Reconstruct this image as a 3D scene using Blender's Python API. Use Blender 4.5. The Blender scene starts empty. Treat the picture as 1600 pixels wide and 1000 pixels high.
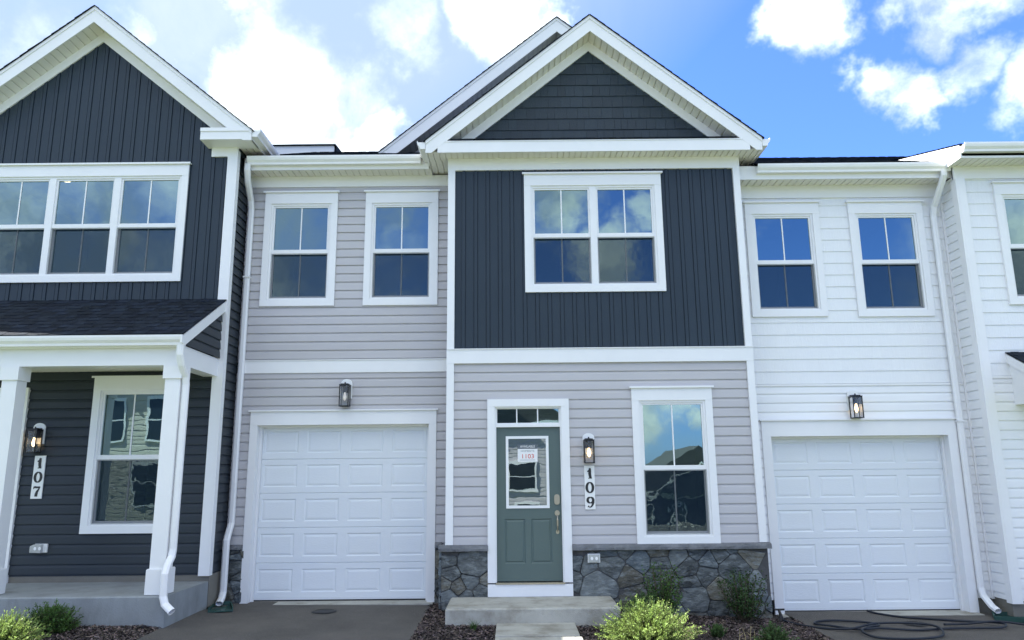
import bpy, math, random
import numpy as np
from mathutils import Vector, Matrix
random.seed(7)
S = bpy.context.scene
COL = S.collection
R = math.radians
V = Vector

# ------------------------------------------------------------------ camera
cam_d = bpy.data.cameras.new('camera'); cam = bpy.data.objects.new('camera', cam_d); COL.objects.link(cam)
cam_d.sensor_width = 36; cam_d.lens = 1170/1600*36; cam_d.clip_end = 2000; cam_d.clip_start = 0.05
PITCH, ROLL = R(11.6), R(-0.55)
_f = V((0, math.cos(PITCH), math.sin(PITCH))); _u = V((0, -math.sin(PITCH), math.cos(PITCH))); _r = V((1, 0, 0))
_r2 = _r*math.cos(ROLL)+_u*math.sin(ROLL); _u2 = -_r*math.sin(ROLL)+_u*math.cos(ROLL)
M = Matrix((( _r2.x, _u2.x, -_f.x, 0), (_r2.y, _u2.y, -_f.y, -10.2), (_r2.z, _u2.z, -_f.z, 1.75), (0, 0, 0, 1)))
cam.matrix_world = M
S.camera = cam

# ------------------------------------------------------------------ light
SUN = V((-.62, .26, 1.0)).normalized()
sun_d = bpy.data.lights.new('sun', 'SUN'); sun_d.energy = 4.6; sun_d.angle = R(.5); sun_d.color = (1, .96, .9)
sun = bpy.data.objects.new('sun', sun_d); COL.objects.link(sun); sun.rotation_euler = SUN.to_track_quat('Z', 'Y').to_euler()
sun.location = (-6, 4, 14)
W = bpy.data.worlds.new('World'); S.world = W; W.use_nodes = True
S.view_settings.view_transform = 'Standard'; S.view_settings.look = 'None'; S.view_settings.exposure = 2.12; S.view_settings.gamma = 1
S.cycles.max_bounces = 8; S.cycles.transparent_max_bounces = 12; S.cycles.use_denoising = True
SKY_STRENGTH = .105
def build_world():
    nt = W.node_tree; nt.nodes.clear(); N = nt.nodes.new; L = nt.links.new
    out = N('ShaderNodeOutputWorld'); bg = N('ShaderNodeBackground'); L(bg.outputs[0], out.inputs[0])
    bg.inputs[1].default_value = SKY_STRENGTH
    sky = N('ShaderNodeTexSky'); sky.sky_type = 'NISHITA'; sky.sun_disc = False
    sky.sun_elevation = math.asin(SUN.z); sky.sun_rotation = math.atan2(SUN.x, SUN.y)
    sky.altitude = 200; sky.air_density = 1.0; sky.dust_density = .6; sky.ozone_density = 2.2
    tc = N('ShaderNodeTexCoord')
    def math_(op, a, b=None, c=None, clamp=False):
        m = N('ShaderNodeMath'); m.operation = op; m.use_clamp = clamp
        for i, x in enumerate((a, b, c)):
            if x is None: continue
            if isinstance(x, (int, float)): m.inputs[i].default_value = x
            else: L(x, m.inputs[i])
        return m.outputs[0]
    def noise(scale, detail, rough, dist=0, vec=None):
        n = N('ShaderNodeTexNoise'); n.inputs['Scale'].default_value = scale; n.inputs['Detail'].default_value = detail
        n.inputs['Roughness'].default_value = rough; n.inputs['Distortion'].default_value = dist
        L(vec or tc.outputs['Generated'], n.inputs['Vector']); return n
    # warp the direction so cloud outlines turn ragged
    wn = noise(5.5, 6, .62)
    sb = N('ShaderNodeVectorMath'); sb.operation = 'SUBTRACT'; L(wn.outputs['Color'], sb.inputs[0]); sb.inputs[1].default_value = (.5, .5, .5)
    sc = N('ShaderNodeVectorMath'); sc.operation = 'SCALE'; L(sb.outputs[0], sc.inputs[0]); sc.inputs['Scale'].default_value = .26
    ad = N('ShaderNodeVectorMath'); ad.operation = 'ADD'; L(tc.outputs['Generated'], ad.inputs[0]); L(sc.outputs[0], ad.inputs[1])
    d = ad.outputs[0]
    # cumulus banks: (direction, angular radius, weight)
    banks = []
    for px, py, r, w in CLOUDS:
        v = (_f*1170+(px-800)*_r2-(py-500)*_u2).normalized(); banks.append((v, r/1170, w))
    for v, r, w in CLOUDS_BEHIND_AND_FILL: banks.append((V(v).normalized(), r, w))
    tot = None
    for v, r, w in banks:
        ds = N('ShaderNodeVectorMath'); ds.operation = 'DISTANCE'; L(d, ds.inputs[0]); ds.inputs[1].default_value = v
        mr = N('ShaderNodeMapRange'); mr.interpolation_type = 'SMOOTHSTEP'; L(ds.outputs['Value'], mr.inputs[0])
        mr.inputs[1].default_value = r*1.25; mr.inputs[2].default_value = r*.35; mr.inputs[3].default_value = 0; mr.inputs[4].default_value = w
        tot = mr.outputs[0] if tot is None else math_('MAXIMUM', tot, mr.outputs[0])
    fine = noise(7.5, 14, .68, .5)
    fm = math_('MULTIPLY_ADD', fine.outputs[0], 2.4, -1.2)
    dens = math_('ADD', tot, math_('MULTIPLY', fm, math_('MULTIPLY_ADD', tot, .75, .0)))
    # a thin veil everywhere, thicker towards the sun
    dt = N('ShaderNodeVectorMath'); dt.operation = 'DOT_PRODUCT'; L(tc.outputs['Generated'], dt.inputs[0]); dt.inputs[1].default_value = SUN
    veil = noise(2.1, 7, .6, .6)
    vd = math_('MULTIPLY', math_('MULTIPLY_ADD', dt.outputs['Value'], 6.0, -2.85, True), math_('MULTIPLY_ADD', veil.outputs[0], 2.4, -.30, True))
    mask = N('ShaderNodeMapRange'); mask.interpolation_type = 'SMOOTHSTEP'; L(dens, mask.inputs[0])
    mask.inputs[1].default_value = .10; mask.inputs[2].default_value = .95
    # cloud colour: white, greyer in thick places
    body = noise(6, 8, .6)
    rp = N('ShaderNodeValToRGB'); L(body.outputs[0], rp.inputs[0])
    rp.color_ramp.elements[0].position = .42; rp.color_ramp.elements[0].color = (1.75, 2.1, 2.6, 1)
    rp.color_ramp.elements[1].position = .70; rp.color_ramp.elements[1].color = (7.0, 7.3, 6.9, 1)
    tint = N('ShaderNodeMix'); tint.data_type = 'RGBA'; tint.blend_type = 'MULTIPLY'; tint.inputs[0].default_value = 1
    L(sky.outputs[0], tint.inputs[6]); tint.inputs[7].default_value = SKY_TINT
    vl = N('ShaderNodeMix'); vl.data_type = 'RGBA'; L(math_('MULTIPLY', vd, .9), vl.inputs[0]); L(tint.outputs[2], vl.inputs[6]); vl.inputs[7].default_value = (1.35, 1.72, 2.25, 1)
    mx = N('ShaderNodeMix'); mx.data_type = 'RGBA'; L(mask.outputs[0], mx.inputs[0]); L(vl.outputs[2], mx.inputs[6]); L(rp.outputs[0], mx.inputs[7])
    L(mx.outputs[2], bg.inputs[0])
SKY_TINT = (.335, .475, .88, 1)
CLOUDS = [(290, 10, 140, .66), (420, 120, 120, .60), (520, 150, 90, .40), (560, 245, 80, .70), (490, 200, 70, .5), (640, 40, 90, .36), (810, -5, 100, .75), (870, 45, 60, .6), (30, 80, 90, .45), (740, 230, 60, .35),
          (1275, 0, 84, .76), (1500, -40, 85, .62), (1390, 130, 64, .60), (1490, 115, 60, .52), (1635, 130, 85, .58)]
CLOUDS_BEHIND_AND_FILL = [((-.50, -1, .36), .42, .60), ((-.62, -1, .30), .14, .7), ((-.30, -1, .36), .10, .62), ((-.18, -1, .44), .10, .6), ((.05, -1, .41), .08, .75), ((.13, -1, .29), .07, .62), ((.20, -1, .37), .05, .55), ((.150, -1, .095), .11, 1.1), ((.25, -1, .045), .035, .8),
                 ((.40, -1, .40), .06, .45), ((-.1, -1, .1), .15, 1), ((-.5, -1, .1), .2, 1), ((.9, -1, .2), .25, 1), ((.1, -.5, 1), .70, 1.1), ((-.8, -.4, .9), .45, 1), ((.9, -.5, .8), .45, 1), ((-1, .2, .5), .5, .9), ((1, .1, .4), .35, .9), ((1.1, -.7, .9), .35, .9), ((-.9, -.7, .9), .4, .9)]  # the large high banks are out of view, added to brighten the shaded facade
build_world()

# ------------------------------------------------------------------ materials
def mat(name, col, rough=.6, var=.06, vs=3.0, bump=0, bs=60, spec=.5, stretch=(1, 1, 1), dirt=None, attr=None, metal=0, speck=None, coat=0):
    m = bpy.data.materials.new(name); m.use_nodes = True; nt = m.node_tree; b = nt.nodes['Principled BSDF']; N = nt.nodes.new; L = nt.links.new
    b.inputs['Roughness'].default_value = rough; b.inputs['Specular IOR Level'].default_value = spec; b.inputs['Metallic'].default_value = metal
    b.inputs['Coat Weight'].default_value = coat
    tc = N('ShaderNodeTexCoord'); mp = N('ShaderNodeMapping'); mp.inputs['Scale'].default_value = stretch; L(tc.outputs['Object'], mp.inputs[0])
    n = N('ShaderNodeTexNoise'); n.inputs['Scale'].default_value = vs; n.inputs['Detail'].default_value = 6; n.inputs['Roughness'].default_value = .6; L(mp.outputs[0], n.inputs['Vector'])
    mr = N('ShaderNodeMapRange'); L(n.outputs[0], mr.inputs[0]); mr.inputs[1].default_value = .3; mr.inputs[2].default_value = .7; mr.inputs[3].default_value = 1-var; mr.inputs[4].default_value = 1+var
    base = N('ShaderNodeMix'); base.data_type = 'RGBA'; base.blend_type = 'MULTIPLY'; base.inputs[0].default_value = 1; base.inputs[6].default_value = (*col, 1); L(mr.outputs[0], base.inputs[7])
    cur = base.outputs[2]
    if attr:
        a = N('ShaderNodeVertexColor'); a.layer_name = 'tint'
        mm = N('ShaderNodeMix'); mm.data_type = 'RGBA'; mm.blend_type = 'MULTIPLY'; mm.inputs[0].default_value = 1; L(cur, mm.inputs[6]); L(a.outputs[0], mm.inputs[7]); cur = mm.outputs[2]
    if speck:
        sn = N('ShaderNodeTexNoise'); sn.inputs['Scale'].default_value = speck[1]; sn.inputs['Detail'].default_value = 2; L(tc.outputs['Object'], sn.inputs['Vector'])
        sr = N('ShaderNodeMapRange'); L(sn.outputs[0], sr.inputs[0]); sr.inputs[1].default_value = .58; sr.inputs[2].default_value = .72; sr.inputs[3].default_value = 0; sr.inputs[4].default_value = speck[2]
        mm = N('ShaderNodeMix'); mm.data_type = 'RGBA'; L(sr.outputs[0], mm.inputs[0]); L(cur, mm.inputs[6]); mm.inputs[7].default_value = (*speck[0], 1); cur = mm.outputs[2]
    if dirt:
        dn = N('ShaderNodeTexNoise'); dn.inputs['Scale'].default_value = dirt[1]; dn.inputs['Detail'].default_value = 8; dn.inputs['Roughness'].default_value = .65
        dm = N('ShaderNodeMapping'); dm.inputs['Scale'].default_value = dirt[3] if len(dirt) > 3 else (1, 1, 1); dm.inputs['Location'].default_value = (3.3, 1.7, .4)
        L(tc.outputs['Object'], dm.inputs[0]); L(dm.outputs[0], dn.inputs['Vector'])
        dr = N('ShaderNodeMapRange'); L(dn.outputs[0], dr.inputs[0]); dr.inputs[1].default_value = .48; dr.inputs[2].default_value = .75; dr.inputs[3].default_value = 0; dr.inputs[4].default_value = dirt[2]
        mm = N('ShaderNodeMix'); mm.data_type = 'RGBA'; L(dr.outputs[0], mm.inputs[0]); L(cur, mm.inputs[6]); mm.inputs[7].default_value = (*dirt[0], 1); cur = mm.outputs[2]
    L(cur, b.inputs['Base Color'])
    if bump:
        bn = N('ShaderNodeTexNoise'); bn.inputs['Scale'].default_value = bs; bn.inputs['Detail'].default_value = 5; L(mp.outputs[0], bn.inputs['Vector'])
        bp = N('ShaderNodeBump'); bp.inputs['Strength'].default_value = bump; bp.inputs['Distance'].default_value = .01; L(bn.outputs[0], bp.inputs['Height']); L(bp.outputs[0], b.inputs['Normal'])
    return m
MT = {}
MT['white'] = mat('white_trim', (.80, .80, .80), .38, .02, 2, .12, 4, dirt=((.66, .66, .64), 3, .08))
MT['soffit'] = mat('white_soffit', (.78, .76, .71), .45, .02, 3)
MT['shadow_soffit'] = mat('shaded_soffit', (.42, .43, .45), .6, .05, 3)  # shade under the rear gable put into a darker soffit grey
MT['grey'] = mat('grey_vinyl', (.475, .460, .467), .42, .05, 1.2, .6, 1.8, stretch=(.6, 1, 3))
MT['navy'] = mat('navy_vinyl', (.025, .038, .052), .42, .08, 1.6, .25, 2.5, spec=.28, stretch=(1, 1, .5))
MT['navylap'] = mat('navy_lap_vinyl', (.027, .035, .044), .42, .08, 1.6, .25, 2.2, spec=.28, stretch=(.6, 1, 3))
MT['navyshake'] = mat('navy_shake', (.017, .030, .041), .6, .10, 10, .5, 60, stretch=(4, 1, .4), attr=1)
MT['whitelap'] = mat('white_vinyl', (.81, .815, .82), .40, .03, 1.6, .5, 1.8, stretch=(.6, 1, 3))
MT['whiteshake'] = mat('white_shake', (.80, .81, .82), .45, .02, 10, .5, 50, stretch=(4, 1, .4), attr=1)
MT['gdoor'] = mat('garage_door_steel', (.74, .77, .79), .42, .015, 3, .35, 140, stretch=(.15, 1, 1.5))
MT['alum'] = mat('white_aluminium', (.80, .80, .80), .33, .02, 3, dirt=((.5, .5, .47), 5, .12))
MT['shingle'] = mat('asphalt_shingle', (.014, .020, .030), .9, .35, 9, .8, 250, attr=1, spec=.15, speck=((.07, .08, .10), 160, .5))
MT['asphalt'] = mat('asphalt', (.100, .093, .086), .92, .2, 1.2, 1.0, 120, spec=.2, speck=((.24, .22, .20), 130, .8), dirt=((.15, .135, .12), 1.3, .6))
MT['concrete'] = mat('concrete', (.40, .39, .345), .85, .14, 3, .5, 90, dirt=((.16, .14, .10), 3.2, .85))
MT['concrete_face'] = mat('grey_concrete', (.25, .27, .28), .85, .10, 2.5, .4, 60, dirt=((.13, .13, .13), 3.2, .6, (1, 1, .4)))
MT['block'] = mat('beige_block', (.17, .16, .135), .9, .1, 4, .6, 60)
MT['stone'] = mat('fieldstone', (.080, .090, .090), .65, .45, 6, 1.0, 26, attr=1, stretch=(1, 1, 2.2), dirt=((.30, .33, .33), 6, .85, (1.0, 1, 2.6)))
MT['mortar'] = mat('mortar', (.075, .075, .075), .9, .2, 12, .6, 60)
MT['cap'] = mat('stone_sill', (.15, .155, .165), .8, .25, 6, 1.0, 40, dirt=((.30, .30, .30), 9, .5))
MT['door'] = mat('sage_door_paint', (.085, .125, .118), .38, .03, 3, .15, 80)
MT['black'] = mat('black_metal', (.012, .012, .013), .35, .05, 5, metal=.3)
MT['black_rubber'] = mat('black_rubber', (.018, .018, .02), .7, .05, 5)
MT['ink'] = mat('black_enamel', (.012, .012, .014), .4, .02, 5)
MT['signwhite'] = mat('white_enamel', (.82, .82, .80), .4, .01, 5)
MT['brass'] = mat('satin_nickel', (.42, .38, .31), .32, .05, 20, metal=.9)
MT['grey_plastic'] = mat('clear_grey_plastic', (.42, .43, .42), .25, .1, 20)
MT['green_plastic'] = mat('green_plastic', (.016, .062, .050), .45, .1, 6)
MT['hose'] = mat('blue_rubber_hose', (.008, .012, .022), .6, .1, 8)
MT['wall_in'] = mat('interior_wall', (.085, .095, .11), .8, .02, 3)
MT['floor_in'] = mat('interior_floor', (.16, .12, .09), .6, .1, 3)
MT['mulch'] = mat('mulch_ground', (.040, .033, .031), .95, .5, 30, 1.0, 60)
MT['chip'] = mat('mulch_chip', (.070, .056, .052), .9, .3, 40, attr=1)
MT['grass'] = mat('lawn', (.07, .11, .035), .9, .35, 6, .8, 50)
MT['bark'] = mat('bark', (.09, .065, .045), .9, .3, 20, .5, 60)
MT['tan'] = mat('dry_stalk', (.40, .33, .17), .8, .2, 20)
MT['redink'] = mat('red_print', (.62, .06, .03), .5, 0, 5)
MT['greyink'] = mat('grey_print', (.25, .27, .29), .5, 0, 5)
MT['paper'] = mat('notice_paper', (.80, .80, .79), .5, 0, 5)
MT['bar'] = mat('dark_print', (.10, .12, .14), .5, 0, 5)
MT['beige_siding'] = mat('beige_siding', (.52, .50, .44), .5, .05, 3)
MT['darkroof'] = mat('far_roof', (.05, .055, .06), .9, .2, 5)
MT['farglass'] = mat('far_glass', (.02, .03, .04), .1, .05, 5)
def leafmat(name, c, tr=.3):
    m = mat(name, c, .55, .25, 14, attr=1, spec=.35); nt = m.node_tree; b = nt.nodes['Principled BSDF']
    t = nt.nodes.new('ShaderNodeBsdfTranslucent'); mx = nt.nodes.new('ShaderNodeMixShader'); mx.inputs[0].default_value = tr
    src = b.inputs['Base Color'].links[0].from_socket; nt.links.new(src, t.inputs[0])
    nt.links.new(b.outputs[0], mx.inputs[1]); nt.links.new(t.outputs[0], mx.inputs[2]); nt.links.new(mx.outputs[0], nt.nodes['Material Output'].inputs[0]); return m
MT['leaf_dark'] = leafmat('dark_leaf', (.035, .075, .022))
MT['leaf_mid'] = leafmat('green_leaf', (.060, .12, .030))
MT['leaf_gold'] = leafmat('golden_needle', (.140, .195, .058))
MT['leaf_blue'] = leafmat('bluegreen_needle', (.055, .105, .035))
def glassmat(name, refl, tint, wav, ws, strg=.1):
    m = bpy.data.materials.new(name); m.use_nodes = True; nt = m.node_tree; nt.nodes.clear(); N = nt.nodes.new; L = nt.links.new
    o = N('ShaderNodeOutputMaterial'); g = N('ShaderNodeBsdfGlossy'); t = N('ShaderNodeBsdfTransparent'); mx = N('ShaderNodeMixShader')
    g.inputs['Roughness'].default_value = .0; g.inputs[0].default_value = tint; t.inputs[0].default_value = (.62, .68, .70, 1)
    lw = N('ShaderNodeLayerWeight'); lw.inputs[0].default_value = .25
    ma = N('ShaderNodeMath'); ma.operation = 'MULTIPLY_ADD'; ma.use_clamp = True; L(lw.outputs['Fresnel'], ma.inputs[0]); ma.inputs[1].default_value = .8; ma.inputs[2].default_value = refl
    tc = N('ShaderNodeTexCoord'); n = N('ShaderNodeTexNoise'); n.inputs['Scale'].default_value = ws; n.inputs['Detail'].default_value = 2; L(tc.outputs['Object'], n.inputs['Vector'])
    b = N('ShaderNodeBump'); b.inputs['Strength'].default_value = strg; b.inputs['Distance'].default_value = wav; L(n.outputs[0], b.inputs['Height']); L(b.outputs[0], g.inputs['Normal'])
    L(ma.outputs[0], mx.inputs[0]); L(t.outputs[0], mx.inputs[1]); L(g.outputs[0], mx.inputs[2]); L(mx.outputs[0], o.inputs[0]); return m
MT['glass'] = glassmat('window_glass', .29, (.60, .84, .82, 1), .02, 1.6, .07)
MT['glass_low'] = glassmat('lower_sash_glass', .27, (.62, .82, .80, 1), .02, 4.0, .055)
MT['glass_door'] = glassmat('door_lite_glass', .34, (.72, .82, .84, 1), .02, 2.2, .05)
MT['lampglass'] = glassmat('seeded_glass', .06, (.9, .9, .9, 1), .01, 40, .5)
MT['lampglass'].node_tree.nodes['Transparent BSDF'].inputs[0].default_value = (.85, .85, .84, 1)
def screenmat():
    m = bpy.data.materials.new('insect_screen'); m.use_nodes = True; nt = m.node_tree; nt.nodes.clear(); N = nt.nodes.new; L = nt.links.new
    o = N('ShaderNodeOutputMaterial'); g = N('ShaderNodeBsdfDiffuse'); t = N('ShaderNodeBsdfTransparent'); mx = N('ShaderNodeMixShader'); g.inputs[0].default_value = (.020, .036, .056, 1)
    mx.inputs[0].default_value = .45; L(t.outputs[0], mx.inputs[1]); L(g.outputs[0], mx.inputs[2]); L(mx.outputs[0], o.inputs[0]); return m
MT['screen'] = screenmat()
def emit(name, c, s):
    m = bpy.data.materials.new(name); m.use_nodes = True; b = m.node_tree.nodes['Principled BSDF']; b.inputs['Base Color'].default_value = (.8, .8, .8, 1)
    b.inputs['Emission Color'].default_value = (*c, 1); b.inputs['Emission Strength'].default_value = s; return m
MT['bulb'] = emit('warm_bulb', (1, .70, .36), 1.5)
MT['bulb_off'] = emit('dim_bulb', (1, .9, .75), .08)
MT['downlight'] = emit('downlight_lens', (1, .80, .52), 1.6)

# ------------------------------------------------------------------ builders
ORG = {}
class MB:
    def __init__(s): s.v = []; s.f = []; s.c = []; s.has = False
    def face(s, pts, c=None):
        i = len(s.v); s.v += [tuple(p) for p in pts]; s.f.append(tuple(range(i, i+len(pts)))); s.c.append(c or (1, 1, 1)); s.has |= c is not None
    def box(s, x0, x1, y0, y1, z0, z1, c=None):
        x0, x1 = min(x0, x1), max(x0, x1); y0, y1 = min(y0, y1), max(y0, y1); z0, z1 = min(z0, z1), max(z0, z1)
        i = len(s.v); s.v += [(x, y, z) for x in (x0, x1) for y in (y0, y1) for z in (z0, z1)]
        for q in ((0, 1, 3, 2), (4, 6, 7, 5), (0, 4, 5, 1), (2, 3, 7, 6), (0, 2, 6, 4), (1, 5, 7, 3)):
            s.f.append(tuple(i+k for k in q)); s.c.append(c or (1, 1, 1))
        s.has |= c is not None
        return s
    def prism(s, poly, ax, a0, a1, c=None):
        """poly: 2-D outline; ax 'x': poly is (y,z); 'y': (x,z); 'z': (x,y); counter-clockwise either way (normals fixed later)"""
        def P(p, a): return {'x': (a, p[0], p[1]), 'y': (p[0], a, p[1]), 'z': (p[0], p[1], a)}[ax]
        n = len(poly); i = len(s.v); s.v += [P(p, a0) for p in poly]+[P(p, a1) for p in poly]
        s.f.append(tuple(range(i, i+n))); s.f.append(tuple(range(i+2*n-1, i+n-1, -1)))
        for k in range(n): s.f.append((i+k, i+n+k, i+n+(k+1) % n, i+(k+1) % n))
        s.c += [c or (1, 1, 1)]*(n+2); s.has |= c is not None
        return s
    def rect_sweep(s, pts, w, d, wdir, bev=.25):
        """rounded rectangular tube along pts; w across wdir, d the other way"""
        prof = [(-.5, -.5+bev), (-.5+bev, -.5), (.5-bev, -.5), (.5, -.5+bev), (.5, .5-bev), (.5-bev, .5), (-.5+bev, .5), (-.5, .5-bev)]
        pts = [V(p) for p in pts]; rings = []; wd = V(wdir).normalized()
        for k, p in enumerate(pts):
            t = ((pts[k+1]-p).normalized() if k < len(pts)-1 else V())+((p-pts[k-1]).normalized() if k else V()); t.normalize()
            o = t.cross(wd).normalized(); a = o.cross(t).normalized(); i = len(s.v)
            s.v += [tuple(p+a*w*x+o*d*y) for x, y in prof]; rings.append(i)
        n = len(prof)
        for a, b in zip(rings, rings[1:]):
            for k in range(n): s.f.append((a+k, a+(k+1) % n, b+(k+1) % n, b+k)); s.c.append((1, 1, 1))
        s.f.append(tuple(rings[0]+k for k in range(n))); s.c.append((1, 1, 1))
        return s
    def tube(s, pts, r, n=8, cap=True, c=None):
        pts = [V(p) for p in pts]; rings = []; ref = V((0.01, .02, 1))
        for k, p in enumerate(pts):
            t = ((pts[k+1]-p) if k < len(pts)-1 else V())+((p-pts[k-1]) if k else V()); t.normalize()
            rf = ref if abs(t.dot(ref.normalized())) < .95 else V((1, 0, 0)); a = t.cross(rf).normalized(); b = t.cross(a).normalized(); i = len(s.v)
            rr = r[k] if isinstance(r, (list, tuple)) else r
            s.v += [tuple(p+a*rr*math.cos(2*math.pi*q/n)+b*rr*math.sin(2*math.pi*q/n)) for q in range(n)]; rings.append(i)
        for a, b in zip(rings, rings[1:]):
            for k in range(n): s.f.append((a+k, a+(k+1) % n, b+(k+1) % n, b+k)); s.c.append(c or (1, 1, 1))
        if cap:
            s.f.append(tuple(rings[0]+k for k in range(n))); s.f.append(tuple(rings[-1]+n-1-k for k in range(n))); s.c += [c or (1, 1, 1)]*2
        s.has |= c is not None
        return s
    def lathe(s, prof, cx, cy, n=16):
        rings = []
        for r, z in prof:
            i = len(s.v); s.v += [(cx+r*math.cos(2*math.pi*q/n), cy+r*math.sin(2*math.pi*q/n), z) for q in range(n)]; rings.append(i)
        for a, b in zip(rings, rings[1:]):
            for k in range(n): s.f.append((a+k, a+(k+1) % n, b+(k+1) % n, b+k)); s.c.append((1, 1, 1))
        return s
    def build(s, name, m, parent=None, smooth=False, fix=True):
        org = ORG.get(parent.name, V()) if parent else V()
        me = bpy.data.meshes.new(name); me.from_pydata([tuple(V(v)-org) for v in s.v], [], s.f); me.materials.append(MT[m] if isinstance(m, str) else m)
        if s.has:
            a = me.color_attributes.new('tint', 'FLOAT_COLOR', 'CORNER'); buf = []
            for f, c in zip(s.f, s.c): buf += [c[0], c[1], c[2], 1.0]*len(f)
            a.data.foreach_set('color', buf)
        if fix:
            import bmesh
            b = bmesh.new(); b.from_mesh(me); bmesh.ops.recalc_face_normals(b, faces=b.faces); b.to_mesh(me); b.free()
        me.validate(); me.update()
        if smooth: me.polygons.foreach_set('use_smooth', [True]*len(me.polygons))
        o = bpy.data.objects.new(name, me); COL.objects.link(o)
        if parent: o.parent = parent
        ORG[o.name] = org
        return o
def thing(name, label, cat, loc=(0, 0, 0), group=None, rz=0):
    o = bpy.data.objects.new(name, None); COL.objects.link(o); o.location = loc; o.rotation_euler = (0, 0, rz); o.empty_display_size = .2
    o['label'] = label; o['category'] = cat
    if group: o['group'] = group
    ORG[o.name] = V(loc); return o
def tag(o, label, cat, group=None):
    o['label'] = label; o['category'] = cat
    if group: o['group'] = group
    return o
def struct(o, kind='structure'): o['kind'] = kind; return o

# ---- wall skins. A wall is described by P(u, depth, z): u along the wall, depth outwards
def front(Y): return lambda u, d, z: (u, Y-d, z)
def sideR(X): return lambda u, d, z: (X+d, u, z)      # faces +X, u is Y
def sideL(X): return lambda u, d, z: (X-d, u, z)
def spans(u0, u1, holes, za, zb):
    zm = (za+zb)/2; out = [(u0, u1)]
    for (a, b, c, d) in holes:
        if c < zm < d:
            nx = []
            for s, e in out:
                if b <= s or a >= e: nx.append((s, e)); continue
                if a > s: nx.append((s, a))
                if b < e: nx.append((b, e))
            out = nx
    return out
def lap(mb, P, u0, u1, z0, z1, holes=(), course=.127, zref=0., lim=None, prof=((0, .018), (.10, .0185), (.66, .013), (.90, .004), (1, .0))):
    k = math.floor((z0-zref)/course)
    while zref+k*course < z1:
        b = zref+k*course; cuts = [b+t*course for t, _ in prof]
        def dep(z):
            t = (z-b)/course
            for (t0, d0), (t1, d1) in zip(prof, prof[1:]):
                if t <= t1+1e-6: return d0+(d1-d0)*max(0, (t-t0))/(t1-t0)
            return prof[-1][1]
        zs = sorted(set([round(z, 5) for z in cuts]+[round(z, 5) for h in holes for z in h[2:4] if b < z < b+course]+[z for z in (z0, z1) if b < z < b+course]))
        zs = [z for z in zs if z0-1e-6 <= z <= z1+1e-6]
        for za, zb in zip(zs, zs[1:]):
            for s, e in spans(u0, u1, holes, za, zb):
                if lim:
                    la, ra = lim(za); lb, rb = lim(zb); sa, ea = max(s, la), min(e, ra); sb_, eb = max(s, lb), min(e, rb)
                    if ea <= sa: continue
                    if eb < sb_: sb_ = eb = (sb_+eb)/2
                else: sa, ea, sb_, eb = s, e, s, e
                mb.face([P(sa, dep(za), za), P(ea, dep(za), za), P(eb, dep(zb), zb), P(sb_, dep(zb), zb)])
        if b >= z0:   # underside lip
            for s, e in spans(u0, u1, holes, b-.001, b+.001):
                if lim: l_, r_ = lim(b); s, e = max(s, l_), min(e, r_)
                if e > s: mb.face([P(s, prof[-1][1], b), P(e, prof[-1][1], b), P(e, prof[0][1], b), P(s, prof[0][1], b)])
        k += 1
def batten(mb, P, u0, u1, z0, z1, holes=(), pitch=.172, lim=None, uref=0.):
    zs = sorted(set([z0, z1]+[z for h in holes for z in h[2:4] if z0 < z < z1]))
    if lim: zs = sorted(set(zs+[z0+(z1-z0)*i/24 for i in range(25)]))
    for za, zb in zip(zs, zs[1:]):
        for s, e in spans(u0, u1, holes, za, zb):
            if lim:
                la, ra = lim(za); lb, rb = lim(zb); sa, ea = max(s, la), min(e, ra); sb_, eb = max(s, lb), min(e, rb)
                if ea <= sa: continue
                if eb < sb_: sb_ = eb = (sb_+eb)/2
            else: sa, ea, sb_, eb = s, e, s, e
            mb.face([P(sa, 0, za), P(ea, 0, za), P(eb, 0, zb), P(sb_, 0, zb)])
    k = math.ceil((u0-uref)/pitch)
    while uref+k*pitch+.05 < u1:
        a = uref+k*pitch; b = a+.050; seg = [(z0, z1)]
        for (ha, hb, hc, hd) in holes:
            if ha < b and hb > a:
                nx = []
                for s, e in seg:
                    if hd <= s or hc >= e: nx.append((s, e)); continue
                    if hc > s: nx.append((s, hc))
                    if hd < e: nx.append((hd, e))
                seg = nx
        for s, e in seg:
            if lim:
                while e > s and not (lim(e)[0] < a and lim(e)[1] > b): e -= .02
                if e-s < .05: continue
            h = .018
            q = [(a, 0), (a+.003, h), (b-.003, h), (b, 0)]
            for (p0, p1) in zip(q, q[1:]): mb.face([P(p0[0], p0[1], s), P(p1[0], p1[1], s), P(p1[0], p1[1], e), P(p0[0], p0[1], e)])
            mb.face([P(a, 0, s), P(b, 0, s), P(b-.003, h, s), P(a+.003, h, s)])
        # the flat pan between this batten and the next
        a2, b2 = b+.007, uref+(k+1)*pitch-.007; seg = [(z0, z1)]
        for (ha, hb, hc, hd) in holes:
            if ha < b2 and hb > a2:
                nx = []
                for s, e in seg:
                    if hd <= s or hc >= e: nx.append((s, e)); continue
                    if hc > s: nx.append((s, hc))
                    if hd < e: nx.append((hd, e))
                seg = nx
        for s, e in seg:
            if b2 > u1: continue
            ea = eb = e
            if lim:
                while ea > s and not (lim(ea)[0] < a2 and lim(ea)[1] > a2): ea -= .01
                while eb > s and not (lim(eb)[0] < b2 and lim(eb)[1] > b2): eb -= .01
                if min(ea, eb)-s < .05: continue
            mb.face([P(a2, .009, s), P(b2, .009, s), P(b2, .009, eb), P(a2, .009, ea)]); mb.face([P(a2, 0, s), P(a2, .009, s), P(a2, .009, ea), P(a2, 0, ea)]); mb.face([P(b2, 0, s), P(b2, .009, s), P(b2, .009, eb), P(b2, 0, eb)])
        k += 1
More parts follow.
